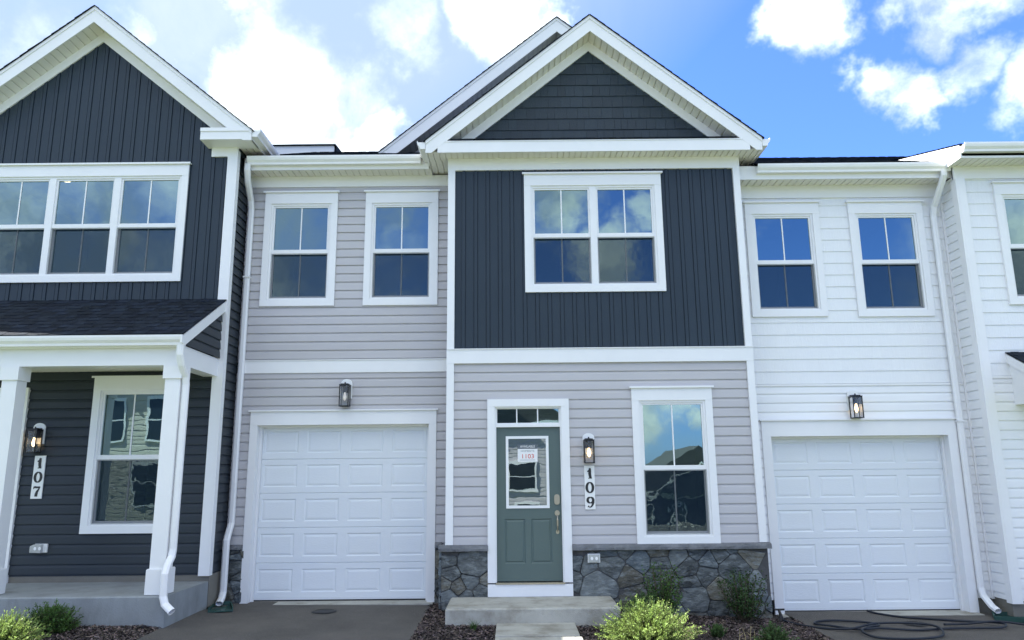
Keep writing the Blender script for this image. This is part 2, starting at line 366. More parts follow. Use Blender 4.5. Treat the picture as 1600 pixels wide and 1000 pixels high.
def shake(mb, P, u0, u1, z0, z1, holes=(), course=.17, lim=None, wmin=.10, wmax=.22, gap=.004, tv=.12, thick=.012, rag=.0, jit=.0015):
    rnd = random.Random(int((u0+z0)*1000)); z = z0
    while z < z1-.005:
        zt = min(z+course, z1); u = u0-rnd.random()*.1
        cuts = [z, zt]+[q for h in holes for q in h[2:4] if z < q < zt]; cuts = sorted(set(cuts))
        while u < u1:
            w = rnd.uniform(wmin, wmax); t = 1+rnd.uniform(-tv, tv); dz = rnd.uniform(-rag, rag); dd = rnd.uniform(0, jit)
            for ca, cb in zip(cuts, cuts[1:]):
                for s, e in spans(max(u, u0), min(u+w-gap, u1), holes, ca, cb):
                    za = ca+(dz if ca == z else 0)
                    if lim:
                        l0, r0 = lim(za); l1, r1 = lim(cb); sa, ea = max(s, l0), min(e, r0); sb_, eb = max(s, l1), min(e, r1)
                        if ea <= sa: continue
                        if eb < sb_: sb_ = eb = min(max((l1+r1)/2, sa), ea)
                    else: sa, ea, sb_, eb = s, e, s, e
                    if e <= s: continue
                    def D(q): return thick*(1-(q-z)/course)+.001+dd
                    mb.face([P(sa, D(za), za), P(ea, D(za), za), P(eb, D(cb), cb), P(sb_, D(cb), cb)], (t, t, t))
                    if ca == z: mb.face([P(sa, 0, za), P(ea, 0, za), P(ea, D(za), za), P(sa, D(za), za)], (t, t, t))
                    mb.face([P(sa, 0, za), P(sa, D(za), za), P(sb_, D(cb), cb), P(sb_, 0, cb)], (t, t, t))
                    mb.face([P(ea, 0, za), P(ea, D(za), za), P(eb, D(cb), cb), P(eb, 0, cb)], (t, t, t))
            u += w
        z += course
    # backing
    zs = sorted(set([z0, z1]+[q for h in holes for q in h[2:4] if z0 < q < z1]+([z0+(z1-z0)*i/12 for i in range(13)] if lim else [])))
    for za, zb in zip(zs, zs[1:]):
        for s, e in spans(u0, u1, holes, za, zb):
            if lim:
                l0, r0 = lim(za); l1, r1 = lim(zb); sa, ea, sb_, eb = max(s, l0), min(e, r0), max(s, l1), min(e, r1)
                if eb < sb_: sb_ = eb = (sb_+eb)/2
                if ea <= sa: continue
            else: sa, ea, sb_, eb = s, e, s, e
            mb.face([P(sa, 0, za), P(ea, 0, za), P(eb, 0, zb), P(sb_, 0, zb)], (.8, .8, .8))
def shingles(mb, O, U, Vv, width, length, course=.135):
    """laminated shingles on a slope: O eave corner, U along the eave, Vv up the slope"""
    O, U, Vv = V(O), V(U).normalized(), V(Vv).normalized(); Nn = U.cross(Vv).normalized(); Nn = Nn if Nn.z > 0 else -Nn
    P = lambda u, d, z: tuple(O+U*u+Vv*z+Nn*d)
    rnd = random.Random(int(width*977+length*31)); z = 0
    while z < length:
        zt = min(z+course, length); u = -rnd.random()*.2; hi = False
        while u < width:
            w = rnd.uniform(.06, .2); hi = not hi; a, b = max(u, 0), min(u+w, width); u += w
            if b <= a: continue
            d0 = .012 if hi else .007; t = rnd.uniform(.65, 1.35)*(1.0 if hi else .85); c = (t, t, t*rnd.uniform(.95, 1.1))
            mb.face([P(a, d0, z), P(b, d0, z), P(b, .002+d0*.3, zt), P(a, .002+d0*.3, zt)], c)
            mb.face([P(a, -.004, z), P(b, -.004, z), P(b, d0, z), P(a, d0, z)], c)
        z += course
    mb.face([P(0, -.003, 0), P(width, -.003, 0), P(width, -.003, length), P(0, -.003, length)], (.8, .8, .8))
def soffit_strips(mb, p0, p1, y0, y1, w=.085, gap=.014, deep=.016):
    """beadboard soffit strips running front to back between XZ points p0 -> p1, real grooves between them"""
    (x0, z0), (x1, z1) = p0, p1; n = max(1, round(abs(x1-x0)/w)); sl = (z1-z0)/(x1-x0) if x1 != x0 else 0
    for i in range(n):
        a = x0+(x1-x0)*i/n; b = x0+(x1-x0)*(i+1)/n; sgn = 1 if b > a else -1; a += gap/2*sgn; b -= gap/2*sgn
        za, zb = z0+(a-x0)*sl, z0+(b-x0)*sl
        mb.face([(a, y0, za), (b, y0, zb), (b, y1, zb), (a, y1, za)])
        mb.face([(a, y0, za), (a, y1, za), (a, y1, za+deep), (a, y0, za+deep)]); mb.face([(b, y0, zb), (b, y1, zb), (b, y1, zb+deep), (b, y0, zb+deep)])
    mb.face([(x0, y0, z0+deep), (x1, y0, z1+deep), (x1, y1, z1+deep), (x0, y1, z0+deep)])
GUT = [(0, 0), (-.075, 0), (-.080, .03), (-.108, .062), (-.118, .095), (-.118, .120), (-.108, .120), (-.104, .10), (-.01, .10), (0, .12)]
def gutter_front(mb, x0, x1, y, z): mb.prism([(y+a, z+b) for a, b in GUT], 'x', x0, x1)
def gutter_side(mb, x, dirx, y0, y1, z): mb.prism([(x-dirx*a, z+b) for a, b in GUT], 'y', y0, y1)

# ---- windows
def window(parent, Y, xl, xr, zb, zt, units=1, mat_in='wall_in', depth=2.2, downlight=False, wroom=.25, capped=True, trim='white'):
    """double-hung window; xl..xr, zb..zt is the outer edge of its casing"""
    side, bot, head = .095, .095, .175
    t = MB(); f = Y-.040; bk = Y+.0
    t.box(xl, xl+side, f, bk, zb, zt-head); t.box(xr-side, xr, f, bk, zb, zt-head); t.box(xl+side, xr-side, f, bk, zb, zb+bot); t.box(xl, xr, f-.003, bk, zt-head, zt)
    if capped: t.box(xl-.022, xr+.022, f-.030, bk, zt, zt+.018); t.box(xl-.026, xr+.026, f-.034, f-.026, zt-.008, zt+.018)
    w = t.build('window', trim, parent)
    fx0, fx1, fz0, fz1 = xl+side, xr-side, zb+bot, zt-head
    fr = MB(); y0, y1 = Y-.022, Y+.07; e = .030
    fr.box(fx0, fx0+e, y0, y1, fz0, fz1); fr.box(fx1-e, fx1, y0, y1, fz0, fz1); fr.box(fx0+e, fx1-e, y0, y1, fz1-e, fz1); fr.box(fx0+e, fx1-e, y0-.008, y1, fz0, fz0+.022)
    mull = .092; uw = (fx1-fx0-2*e-(units-1)*mull)/units; gl = MB(); gl2 = MB(); sc = MB(); gr = MB(); gr2 = MB(); zm = (fz0+.022+fz1-e)/2-.005
    scf = MB()
    for i in range(units):
        a = fx0+e+i*(uw+mull); b = a+uw
        if i: fr.box(a-mull, a, y0-.004, y1, fz0+.022, fz1-e)
        s = .026
        # upper sash
        ys = Y-.006
        fr.box(a, a+s, ys, ys+.03, zm, fz1-e); fr.box(b-s, b, ys, ys+.03, zm, fz1-e); fr.box(a+s, b-s, ys, ys+.03, fz1-e-s, fz1-e); fr.box(a, b, ys-.006, ys+.03, zm-.022, zm+.035)
        gl.face([(a+s, Y+.012, zm+.035), (b-s, Y+.012, zm+.035), (b-s, Y+.012, fz1-e-s), (a+s, Y+.012, fz1-e-s)])
        # lower sash and its grey screen
        yl = Y+.030
        fr.box(a, a+s, yl, yl+.03, fz0+.022, zm); fr.box(b-s, b, yl, yl+.03, fz0+.022, zm); fr.box(a+s, b-s, yl, yl+.03, fz0+.022, fz0+.062)
        gl2.face([(a+s, Y+.048, fz0+.062), (b-s, Y+.048, fz0+.062), (b-s, Y+.048, zm), (a+s, Y+.048, zm)])
        scf.box(a, a+.012, Y-.002, Y+.008, fz0+.022, zm-.022); scf.box(b-.012, b, Y-.002, Y+.008, fz0+.022, zm-.022); scf.box(a+.012, b-.012, Y-.002, Y+.008, fz0+.022, fz0+.036); scf.box(a+.012, b-.012, Y-.002, Y+.008, zm-.036, zm-.022)
        sc.face([(a+.012, Y+.003, fz0+.036), (b-.012, Y+.003, fz0+.036), (b-.012, Y+.003, zm-.036), (a+.012, Y+.003, zm-.036)])
        m_ = (a+b)/2; MB().box(m_-.009, m_+.009, Y+.005, Y+.010, zm+.035, fz1-e-s).build('grille', 'white', w); MB().box(m_-.009, m_+.009, Y+.040, Y+.046, fz0+.062, zm).build('grille', 'grey_plastic', w)
    fr.build('frame', 'alum', w); gl.build('pane', 'glass', w, fix=False); gl2.build('pane', 'glass_low', w, fix=False); sc.build('screen', 'screen', w, fix=False); scf.build('screen_frame', 'grey_plastic', w)
    # the room behind
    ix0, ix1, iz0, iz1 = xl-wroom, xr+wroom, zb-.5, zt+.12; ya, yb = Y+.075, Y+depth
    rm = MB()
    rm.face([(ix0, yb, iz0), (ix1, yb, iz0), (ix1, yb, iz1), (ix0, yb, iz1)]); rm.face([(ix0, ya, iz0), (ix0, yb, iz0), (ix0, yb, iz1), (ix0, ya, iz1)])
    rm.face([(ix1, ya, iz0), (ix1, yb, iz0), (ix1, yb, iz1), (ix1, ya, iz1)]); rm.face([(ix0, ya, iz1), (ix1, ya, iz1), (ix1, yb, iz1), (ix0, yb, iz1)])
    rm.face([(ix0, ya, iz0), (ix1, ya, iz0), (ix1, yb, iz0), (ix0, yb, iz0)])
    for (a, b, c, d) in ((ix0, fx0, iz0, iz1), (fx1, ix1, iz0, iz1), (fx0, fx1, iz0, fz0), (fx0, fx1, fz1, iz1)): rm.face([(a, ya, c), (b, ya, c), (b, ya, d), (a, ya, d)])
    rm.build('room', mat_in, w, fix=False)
    if downlight:
        for (dx, dy) in downlight:
            q = MB(); q.lathe([(.001, iz1-.012), (.075, iz1-.012), (.085, iz1-.002)], dx, dy, 16); q.build('downlight', 'downlight', w, fix=False)
    return w
def hole(xl, xr, zb, zt, m=.05): return (xl+m, xr-m, zb+m, zt-m)

def garage(parent, Y, x0, x1, z0, z1, head, rw=.11):
    """casing + raised panel sectional door, opening x0..x1, z0..z1"""
    t = MB(); f = Y-.030
    t.box(x0-rw, x0, f, Y+.03, z0, z1); t.box(x1, x1+rw, f, Y+.03, z0, z1); t.box(x0-rw, x1+rw, f-.002, Y+.03, z1, z1+head); t.box(x0-rw-.025, x1+rw+.025, f-.032, Y, z1+head, z1+head+.02)
    t.box(x0-.02, x0, Y+.03, Y+.20, z0, z1); t.box(x1, x1+.02, Y+.03, Y+.20, z0, z1); t.box(x0, x1, Y+.03, Y+.20, z1, z1+.02)
    # stop moulding
    t.box(x0, x0+.03, Y+.10, Y+.145, z0, z1); t.box(x1-.03, x1, Y+.10, Y+.145, z0, z1); t.box(x0+.03, x1-.03, Y+.10, Y+.145, z1-.03, z1)
    t.build('garage_casing', 'white', parent)
    d = MB(); yd = Y+.15; rows, cols = 5, 4; H = (z1-z0-.035)/rows; Wd = x1-x0
    for r in range(rows):
        a = z0+.035+r*H; b = a+H-.004
        xs = [x0]; 
        pw = Wd/cols; mx_ = .062
        pz0, pz1 = a+.085, b-.075
        def q(xa, xb, za, zb, y=yd): d.face([(xa, y, za), (xb, y, za), (xb, y, zb), (xa, y, zb)])
        # rail bands with a small rounded joint at the top
        q(x0, x1, a+.006, pz0); q(x0, x1, pz1, b-.006)
        d.face([(x0, yd+.008, a), (x1, yd+.008, a), (x1, yd, a+.006), (x0, yd, a+.006)]); d.face([(x0, yd, b-.006), (x1, yd, b-.006), (x1, yd+.010, b), (x0, yd+.010, b)])
        d.face([(x0, yd+.010, b), (x1, yd+.010, b), (x1, yd+.010, b+.004), (x0, yd+.010, b+.004)])
        cur = x0
        for c in range(cols):
            xa, xb = x0+c*pw+mx_, x0+(c+1)*pw-mx_
            q(cur, xa, pz0, pz1); cur = xb
            R0 = (xa, xb, pz0, pz1, 0); R1 = (xa+.014, xb-.014, pz0+.014, pz1-.014, .008); R2 = (xa+.022, xb-.022, pz0+.022, pz1-.022, .008); R3 = (xa+.050, xb-.050, pz0+.046, pz1-.046, .002)
            for A, B in ((R0, R1), (R1, R2), (R2, R3)):
                ca = [(A[0], A[2]), (A[1], A[2]), (A[1], A[3]), (A[0], A[3])]; cb = [(B[0], B[2]), (B[1], B[2]), (B[1], B[3]), (B[0], B[3])]
                for k in range(4):
                    k2 = (k+1) % 4; d.face([(ca[k][0], yd+A[4], ca[k][1]), (ca[k2][0], yd+A[4], ca[k2][1]), (cb[k2][0], yd+B[4], cb[k2][1]), (cb[k][0], yd+B[4], cb[k][1])])
            q(R3[0], R3[1], R3[2], R3[3], yd+R3[4])
        q(cur, x1, pz0, pz1)
    d.box(x0, x1, yd-.002, yd+.04, z0+.022, z0+.036)
    g = d.build('garage_door', 'gdoor', parent, fix=False)
    MB().box(x0+.01, x1-.01, yd+.004, yd+.03, z0, z0+.022).build('bottom_seal', 'black_rubber', g)
    MB().box(x0-.1, x1+.1, yd+.05, yd+.10, z0-.02, z1+.1).build('door_back', 'wall_in', g)
    return g

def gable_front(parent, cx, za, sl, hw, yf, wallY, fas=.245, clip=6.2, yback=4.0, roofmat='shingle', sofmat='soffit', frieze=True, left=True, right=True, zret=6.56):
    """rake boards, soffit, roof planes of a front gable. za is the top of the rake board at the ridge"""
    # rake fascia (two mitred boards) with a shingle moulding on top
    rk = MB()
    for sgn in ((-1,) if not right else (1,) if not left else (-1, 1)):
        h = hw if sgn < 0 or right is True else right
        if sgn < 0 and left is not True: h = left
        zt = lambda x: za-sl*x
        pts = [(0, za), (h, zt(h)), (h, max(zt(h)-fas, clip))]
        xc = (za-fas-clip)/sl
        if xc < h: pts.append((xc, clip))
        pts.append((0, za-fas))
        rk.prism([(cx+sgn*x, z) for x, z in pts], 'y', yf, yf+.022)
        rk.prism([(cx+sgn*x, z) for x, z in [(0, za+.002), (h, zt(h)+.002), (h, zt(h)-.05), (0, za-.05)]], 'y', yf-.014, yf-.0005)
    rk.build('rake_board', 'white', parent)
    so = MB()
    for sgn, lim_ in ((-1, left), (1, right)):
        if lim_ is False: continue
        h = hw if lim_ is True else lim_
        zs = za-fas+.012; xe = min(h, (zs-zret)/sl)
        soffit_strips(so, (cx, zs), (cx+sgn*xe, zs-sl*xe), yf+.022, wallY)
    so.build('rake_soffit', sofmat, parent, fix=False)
    # roof slopes: slab + shingles
    rf = MB(); sh = MB()
    for sgn, lim_ in ((-1, left), (1, right)):
        if lim_ is False: continue
        h = (hw if lim_ is True else lim_)+.03
        pts = [(0, za+.005), (h, za+.005-sl*h), (h, za-.03-sl*h), (0, za-.03)]
        rf.prism([(cx+sgn*x, z) for x, z in pts], 'y', yf+.005, yback, c=(1, 1, 1))
        L_ = math.hypot(h, sl*h)
        shingles(rf, (cx+sgn*h, yf-.03, za+.008-sl*h), (0, 1, 0), (-sgn, 0, sl), yback-yf+.03, L_)
        # ragged shingle ends along the rake
        rnd = random.Random(int(cx*100)+sgn); s = 0
        while s < L_-.02:
            e = min(s+.135, L_); k = h/L_; x0, x1 = h-s*k, h-e*k; tt = rnd.uniform(.006, .014)
            rf.prism([(cx+sgn*x0, za+.004-sl*x0), (cx+sgn*x0, za+.010+tt-sl*x0), (cx+sgn*x1, za+.012-sl*x1), (cx+sgn*x1, za+.004-sl*x1)], 'y', yf-.03-rnd.uniform(0, .008), yf+.1, c=(rnd.uniform(.7, 1.2),)*3); s += .135
    rf.build('gable_roof', roofmat, parent)
    if frieze:
        fz = MB(); zf = za-fas+.012
        for sgn, lim_ in ((-1, left), (1, right)):
            if lim_ is False: continue
            h = min(hw, (zf-zret)/sl)
            fz.prism([(cx+sgn*x, z) for x, z in [(0, zf+.002), (h, zf+.002-sl*h), (h-.16/sl if h*sl > 0 else h, zf-.155-sl*(h-.16/sl)), (0, zf-.155)]], 'y', wallY-.030, wallY-.0)
        fz.build('rake_frieze', 'white', parent)

# ------------------------------------------------------------------ ground
def gz(x, y):
    b = np.interp(x, [-9, -4.2, -3.8, -1.0, -.8, 1.5, 3.4, 6.3, 9], [.12, .10, .045, .02, .0, -.03, -.13, -.15, -.16])
    out = -y
    return float(b) - .012*max(out, 0) if out < 9 else float(np.interp(out, [9, 9.001, 16, 22, 34, 60, 400], [b-.108, -.15, -.15, -.4, -2.6, -3.2, -3.4]))
def build_ground():
    xs = sorted(set([-600, -200, -80, -40, -20]+[round(-12+.5*i, 2) for i in range(49)]+[20, 40, 80, 200, 600]))
    ys = [-600, -200, -100, -60, -45, -34, -28, -22, -18, -16, -12, -9, -8, -6, -4, -3, -2, -1, 0, 1, 3, 12, 40, 200, 600]
    v = [(x, y, (gz(x, y) if y <= 0 else gz(x, 0))-.05) for y in ys for x in xs]; nx = len(xs)
    f = [(j*nx+i, j*nx+i+1, (j+1)*nx+i+1, (j+1)*nx+i) for j in range(len(ys)-1) for i in range(nx-1)]
    mb = MB(); mb.v = v; mb.f = f; mb.c = [(1, 1, 1)]*len(f)
    struct(mb.build('ground', 'grass'))
    def sheet(name, x0, x1, y0, y1, m, dz, st=.25, nz=0, edge=None):
        nx_ = max(2, int((x1-x0)/st)); ny_ = max(2, int((y1-y0)/st)); mb = MB()
        for j in range(ny_+1):
            for i in range(nx_+1):
                x = x0+(x1-x0)*i/nx_; y = y0+(y1-y0)*j/ny_
                if edge: x, y = edge(x, y)
                n = nz*(math.sin(x*5.1+y*2.3)*.5+math.sin(x*11.3-y*7.7)*.3+math.sin(x*23+y*19)*.2) if nz else 0
                mb.v.append((x, y, gz(x, min(y, 0))+dz+n))
        mb.f = [(j*(nx_+1)+i, j*(nx_+1)+i+1, (j+1)*(nx_+1)+i+1, (j+1)*(nx_+1)+i) for j in range(ny_) for i in range(nx_)]; mb.c = [(1, 1, 1)]*len(mb.f)
        return struct(mb.build(name, m, smooth=True))
    sheet('mulch_bed', -9, -3.95, -2.9, .05, 'mulch', .0, .1, .018)
    sheet('mulch_bed', -1.15, 3.62, -2.9, .55, 'mulch', .0, .1, .018)
    sheet('mulch_bed', 6.28, 9.0, -2.9, .05, 'mulch', .0, .1, .018)
    def edgeL(x, y): return (x if x > -3.9 else -3.78-.22*min(1, max(0, (.6-y)/.9)), y)
    sheet('driveway', -4.0, -1.12, -9.0, .62, 'asphalt', .022, .25, 0, edgeL)
    sheet('driveway', 3.60, 6.30, -9.0, .52, 'asphalt', .022, .25)
    sheet('street', -60, 60, -16, -9.0, 'asphalt', .0, 3)
    struct(MB().box(-60, 60, -16.3, -16.0, -.2, .0).build('kerb', 'concrete'))
build_ground()
# garage aprons
struct(MB().box(-3.72, -1.10, .36, .72, -.1, .062).build('garage_threshold', 'concrete'))
struct(MB().box(3.50, 6.16, .20, .62, -.3, -.118).build('garage_threshold', 'concrete'))

# mulch chips
def chips(n, regs, name):
    rnd = random.Random(3); mb = MB()
    for i in range(n):
        (x0, x1, y0, y1) = rnd.choices(regs, weights=[(r[1]-r[0])*(r[3]-r[2]) for r in regs])[0]
        x = rnd.uniform(x0, x1); y = rnd.uniform(y0, y1); z = gz(x, y)+.012+rnd.random()*.018
        a = rnd.uniform(0, 6.28); l = rnd.uniform(.008, .034); w = rnd.uniform(.003, .010); tz = rnd.uniform(-.012, .012); t = rnd.choice([.35, .55, .8, 1, 1.3, 1.8, 2.6]); c = (t, t*rnd.uniform(.85, 1.02), t*rnd.uniform(.75, 1.05))
        ca, sa = math.cos(a), math.sin(a); tw = rnd.uniform(-.006, .006)
        P = [(x-ca*l+sa*w, y-sa*l-ca*w, z-tz-tw), (x+ca*l+sa*w*.6, y+sa*l-ca*w*.6, z+tz-tw), (x+ca*l-sa*w*.6, y+sa*l+ca*w*.6, z+tz+tw), (x-ca*l-sa*w, y-sa*l+ca*w, z-tz+tw)]
        mb.face(P, c)
    o = mb.build(name, 'chip', fix=False); o['kind'] = 'stuff'; o['label'] = 'loose brown bark mulch covering the beds in front of the houses'
    return o
chips(42000, [(-7.2, -4.0, -2.2, 0), (-1.12, 3.6, -2.2, .0), (-1.12, -.95, 0, .48), (6.32, 7.6, -1.8, 0)], 'mulch')

# ------------------------------------------------------------------ stone veneer
def clip_poly(poly, n, d):
    out = []
    for i, p in enumerate(poly):
        q = poly[(i+1) % len(poly)]; a = p[0]*n[0]+p[1]*n[1]-d; b = q[0]*n[0]+q[1]*n[1]-d
        if a <= 0: out.append(p)
        if (a < 0 < b) or (b < 0 < a): t = a/(a-b); out.append((p[0]+(q[0]-p[0])*t, p[1]+(q[1]-p[1])*t))
    return out
def stones(parent, P, u0, u1, z0, z1, seed, size=.30):
    rnd = random.Random(seed); pts = []; tries = 0
    while tries < 4000:
        tries += 1; p = (rnd.uniform(u0-.2, u1+.2), rnd.uniform(z0-.2, z1+.2)); r = size*rnd.choice([.42, .55, .75, .95, 1.15])
        if all(math.hypot((p[0]-q[0])*.78, (p[1]-q[1])*1.2) > (r+q[2])/2*1.02 for q in pts): pts.append((*p, r))
    mb = MB()
    for i, p in enumerate(pts):
        if not (u0-.1 < p[0] < u1+.1 and z0-.1 < p[1] < z1+.1): continue
        poly = [(u0, z0), (u1, z0), (u1, z1), (u0, z1)]
        for j, q in enumerate(pts):
            if i == j: continue
            dx, dz = q[0]-p[0], (q[1]-p[1]); l2 = dx*dx+dz*dz
            if l2 > 1.2: continue
            # power diagram
            k = (l2+(p[2]**2-q[2]**2)*.25)/2; n = (dx, dz); d = p[0]*dx+p[1]*dz+k; ln = math.sqrt(l2)
            poly = clip_poly(poly, (dx/ln, dz/ln), d/ln-.0040)
            if len(poly) < 3: break
        if len(poly) < 3: continue
        ar = abs(sum(poly[k][0]*poly[(k+1) % len(poly)][1]-poly[(k+1) % len(poly)][0]*poly[k][1] for k in range(len(poly))))/2
        if ar < .0012: continue
        # round + roughen the outline
        for it in range(1):
            np_ = []
            for k, a in enumerate(poly):
                b = poly[(k+1) % len(poly)]; c_ = .11; np_ += [(a[0]+(b[0]-a[0])*c_, a[1]+(b[1]-a[1])*c_), (a[0]+(b[0]-a[0])*(1-c_), a[1]+(b[1]-a[1])*(1-c_))]
            poly = np_
        poly = [(a+rnd.uniform(-.002, .002), b+rnd.uniform(-.002, .002)) for a, b in poly]
        cx = sum(a for a, b in poly)/len(poly); cz = sum(b for a, b in poly)/len(poly)
        t = rnd.choice([rnd.uniform(.6, 1.0), rnd.uniform(.9, 1.55)]); hue = rnd.random(); col = (t, t, t) if hue < .50 else (t*.9, t*.98, t*1.08) if hue < .74 else (t*1.25, t*1.05, t*.82)
        dep = rnd.uniform(.016, .034); gx, gz_ = rnd.uniform(-.07, .07), rnd.uniform(-.07, .07)
        def ring(sc, d, ji): return [P(cx+(a-cx)*sc, d+(a-cx)*gx+(b-cz)*gz_+rnd.uniform(-ji, ji), cz+(b-cz)*sc) for a, b in poly]
        rings = [[P(a, -.004, b) for a, b in poly], ring(1, dep*.6, .001), ring(.955, dep, .0015), ring(.62, dep+.004, .004), ring(.3, dep+.005, .004)]
        for A, B in zip(rings, rings[1:]):
            for k in range(len(A)): mb.face([A[k], A[(k+1) % len(A)], B[(k+1) % len(A)], B[k]], col)
        mb.face(rings[-1], col)
    o = mb.build('stone_veneer', 'stone', parent, fix=False)
    m2 = MB(); m2.face([P(u0, .006, z0), P(u1, .006, z0), P(u1, .006, z1), P(u0, .006, z1)]); m2.build('mortar', 'mortar', o, fix=False)
    return o
def rough_sill(mb, x0, x1, y0, y1, z0, z1, seed):
    rnd = random.Random(seed); n = max(2, int((x1-x0)/.05)); i0 = len(mb.v)
    for i in range(n+1):
        x = x0+(x1-x0)*i/n
        mb.v += [(x, y0+rnd.uniform(-.005, .005), z0+rnd.uniform(0, .004)), (x, y0+rnd.uniform(-.004, .004)-.003, (z0+z1)/2), (x, y0+.006+rnd.uniform(-.004, .004), z1-.006), (x, y1, z1+.01), (x, y1, z0)]
    for i in range(n):
        for k in range(5): a = i0+i*5+k; b = i0+i*5+(k+1) % 5; mb.f.append((a, b, b+5, a+5)); mb.c.append((1, 1, 1))
    for i in (0, n): mb.f.append(tuple(i0+i*5+k for k in range(5))); mb.c.append((1, 1, 1))

# ================================================================== HOUSE 109 (middle)
GW = .50            # wing wall plane
A = thing('townhouse', 'middle two-storey townhouse with light grey siding, navy board gable bay and a green-grey front door', 'house', (1.2, 0, 0), 'attached townhouses in a row')
# --- bay walls
bw = (.19, 2.16, 4.23, 5.98); bh = hole(*bw)
m = MB(); batten(m, front(0), -.82, 3.22, 3.42, 6.10, [bh], uref=-.70); m.build('board_and_batten_wall', 'navy', A, fix=False)
gw = (1.61, 2.70, .83, 2.88); dh = (-.26, .66, .2, 2.68)
m = MB(); lap(m, front(0), -.82, 3.22, .80, 3.25, [hole(*gw), (-.26, .67, 0, 2.68)], zref=.83); m.build('clapboard_wall', 'grey', A, fix=False)
m = MB(); shake(m, front(0), -.6, 3.0, 6.50, 8.0, course=.178, lim=lambda z: (1.18-(8.02-z)/.82, 1.18+(8.02-z)/.82), wmin=.09, wmax=.2, tv=.14); m.build('shingled_gable_wall', 'navyshake', A, fix=False)
# trims
for bb in ((-.90, -.80, .845, 3.235), (-.90, -.80, 3.425, 6.05), (3.205, 3.30, .845, 3.235), (3.205, 3.30, 3.425, 6.05)): MB().box(bb[0], bb[1], -.045, .04, bb[2], bb[3]).build('corner_board', 'white', A)
t = MB(); t.box(-.902, 3.302, -.048, 0, 3.235, 3.425); t.box(-.90, 3.30, -.062, 0, 3.425, 3.437); t.build('band_board', 'white', A)
t = MB(); t.box(-.905, 3.305, -.042, 0, 6.05, 6.235); t.build('frieze_board', 'white', A)
# side returns of the bay
m = MB(); lap(m, sideL(-.872), .03, GW, .85, 6.2, zref=.83); m.build('return_wall', 'grey', A, fix=False)
m = MB(); lap(m, sideR(3.275), .05, GW, .3, 6.2, zref=.83); m.build('return_wall', 'grey', A, fix=False)
# horizontal eave / pent return across the gable
e = MB(); yF = -.32
e.box(-1.03, 3.39, yF+.002, yF+.024, 6.203, 6.372); e.box(-.93, 3.29, yF-.006, yF+.002, 6.36, 6.376); e.build('eave_fascia', 'white', A)
e = MB(); soffit_strips(e, (-1.18, 6.222), (3.54, 6.222), yF+.022, 0)
# side soffits
e.build('eave_soffit', 'soffit', A, fix=False)
for a, b in ((-1.18, -.90), (3.30, 3.54)): e = MB(); soffit_strips(e, (a, 6.222), (b, 6.222), 0, .9, w=.1); e.build('eave_soffit', 'soffit', A, fix=False)
e = MB(); shingles(e, (-.85, yF-.02, 6.385), (1, 0, 0), (0, .36, .17), 4.05, .38); e.build('pent_roof', 'shingle', A)
MB().box(-1.16, 3.52, yF+.03, -.005, 6.30, 6.37).build('pent_core', 'white', A)
gable_front(A, 1.18, 8.33, .82, 2.38, yF, 0, yback=5.0, zret=6.40)
for x_, s_ in ((-1.205, -1), (3.565, 1)): e = MB(); gutter_side(e, x_, s_, yF, .95, 6.26); e.build('side_gutter', 'alum', A)
for a_ in (-1.205, 3.54): MB().box(a_, a_+.025, yF+.03, 1.2, 6.21, 6.38).build('side_fascia', 'white', A)
window(A, 0, *bw, units=2)
window(A, 0, *gw, units=1)
# --- wing
wa, wb = (-3.69, -2.60, 4.18, 5.93), (-2.18, -1.09, 4.18, 5.93)
m = MB(); lap(m, front(GW), -3.96, -.87, 3.36, 6.05, [hole(*wa), hole(*wb)], zref=3.40); m.build('clapboard_wall', 'grey', A, fix=False)
gx0, gx1, gz0, gz1 = -3.615, -1.19, .06, 2.455
m = MB(); lap(m, front(GW), -3.96, -.87, .78, 3.2, [(gx0-.08, gx1+.08, 0, gz1+.1)], zref=.83); m.build('clapboard_wall', 'grey', A, fix=False)
t = MB(); t.box(-3.93, -.872, GW-.034, GW, 3.195, 3.372); t.box(-3.93, -.872, GW-.046, GW, 3.372, 3.384); t.build('band_board', 'white', A)
t = MB(); t.box(-3.93, -.872, GW-.034, GW, 6.02, 6.19); t.build('frieze_board', 'white', A)
window(A, GW, *wa, wroom=.2); window(A, GW, *wb, wroom=.18)
garage(A, GW, gx0, gx1, gz0, gz1, .19, .105)
e = MB(); soffit_strips(e, (-3.93, 6.185), (-1.18, 6.185), .19, GW, w=.10); e.build('eave_soffit', 'soffit', A, fix=False)
e = MB(); e.box(-3.93, -1.205, .165, .19, 6.17, 6.36); e.build('eave_fascia', 'white', A)
e = MB(); gutter_front(e, -3.86, -1.32, .165, 6.225); e.build('gutter', 'alum', A)
# wing roof
e = MB(); th = math.atan(.47); shingles(e, (-3.95, .10, 6.345), (1, 0, 0), (0, math.cos(th), math.sin(th)), 2.72, 4.3)
e.prism([(.20, 6.355), (4.1, 8.19), (8.5, 6.26), (8.5, 6.22), (.20, 6.25)], 'x', -3.92, -1.21, c=(1, 1, 1)); e.prism([(1.6, 7.01), (4.1, 8.18), (8.4, 6.3), (1.6, 6.3)], 'x', -1.21, 3.3, c=(1, 1, 1)); e.build('roof', 'shingle', A)
# rear cross gable
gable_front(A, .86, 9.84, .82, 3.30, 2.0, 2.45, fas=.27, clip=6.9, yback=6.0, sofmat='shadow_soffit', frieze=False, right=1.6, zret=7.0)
m = MB(); m.face([(-2.2, 2.4, 6.9), (2.6, 2.4, 6.9), (2.6, 2.4, 8.1), (.86, 2.4, 9.55), (-2.2, 2.4, 7.05)]); m.build('rear_gable_wall', 'grey', A)
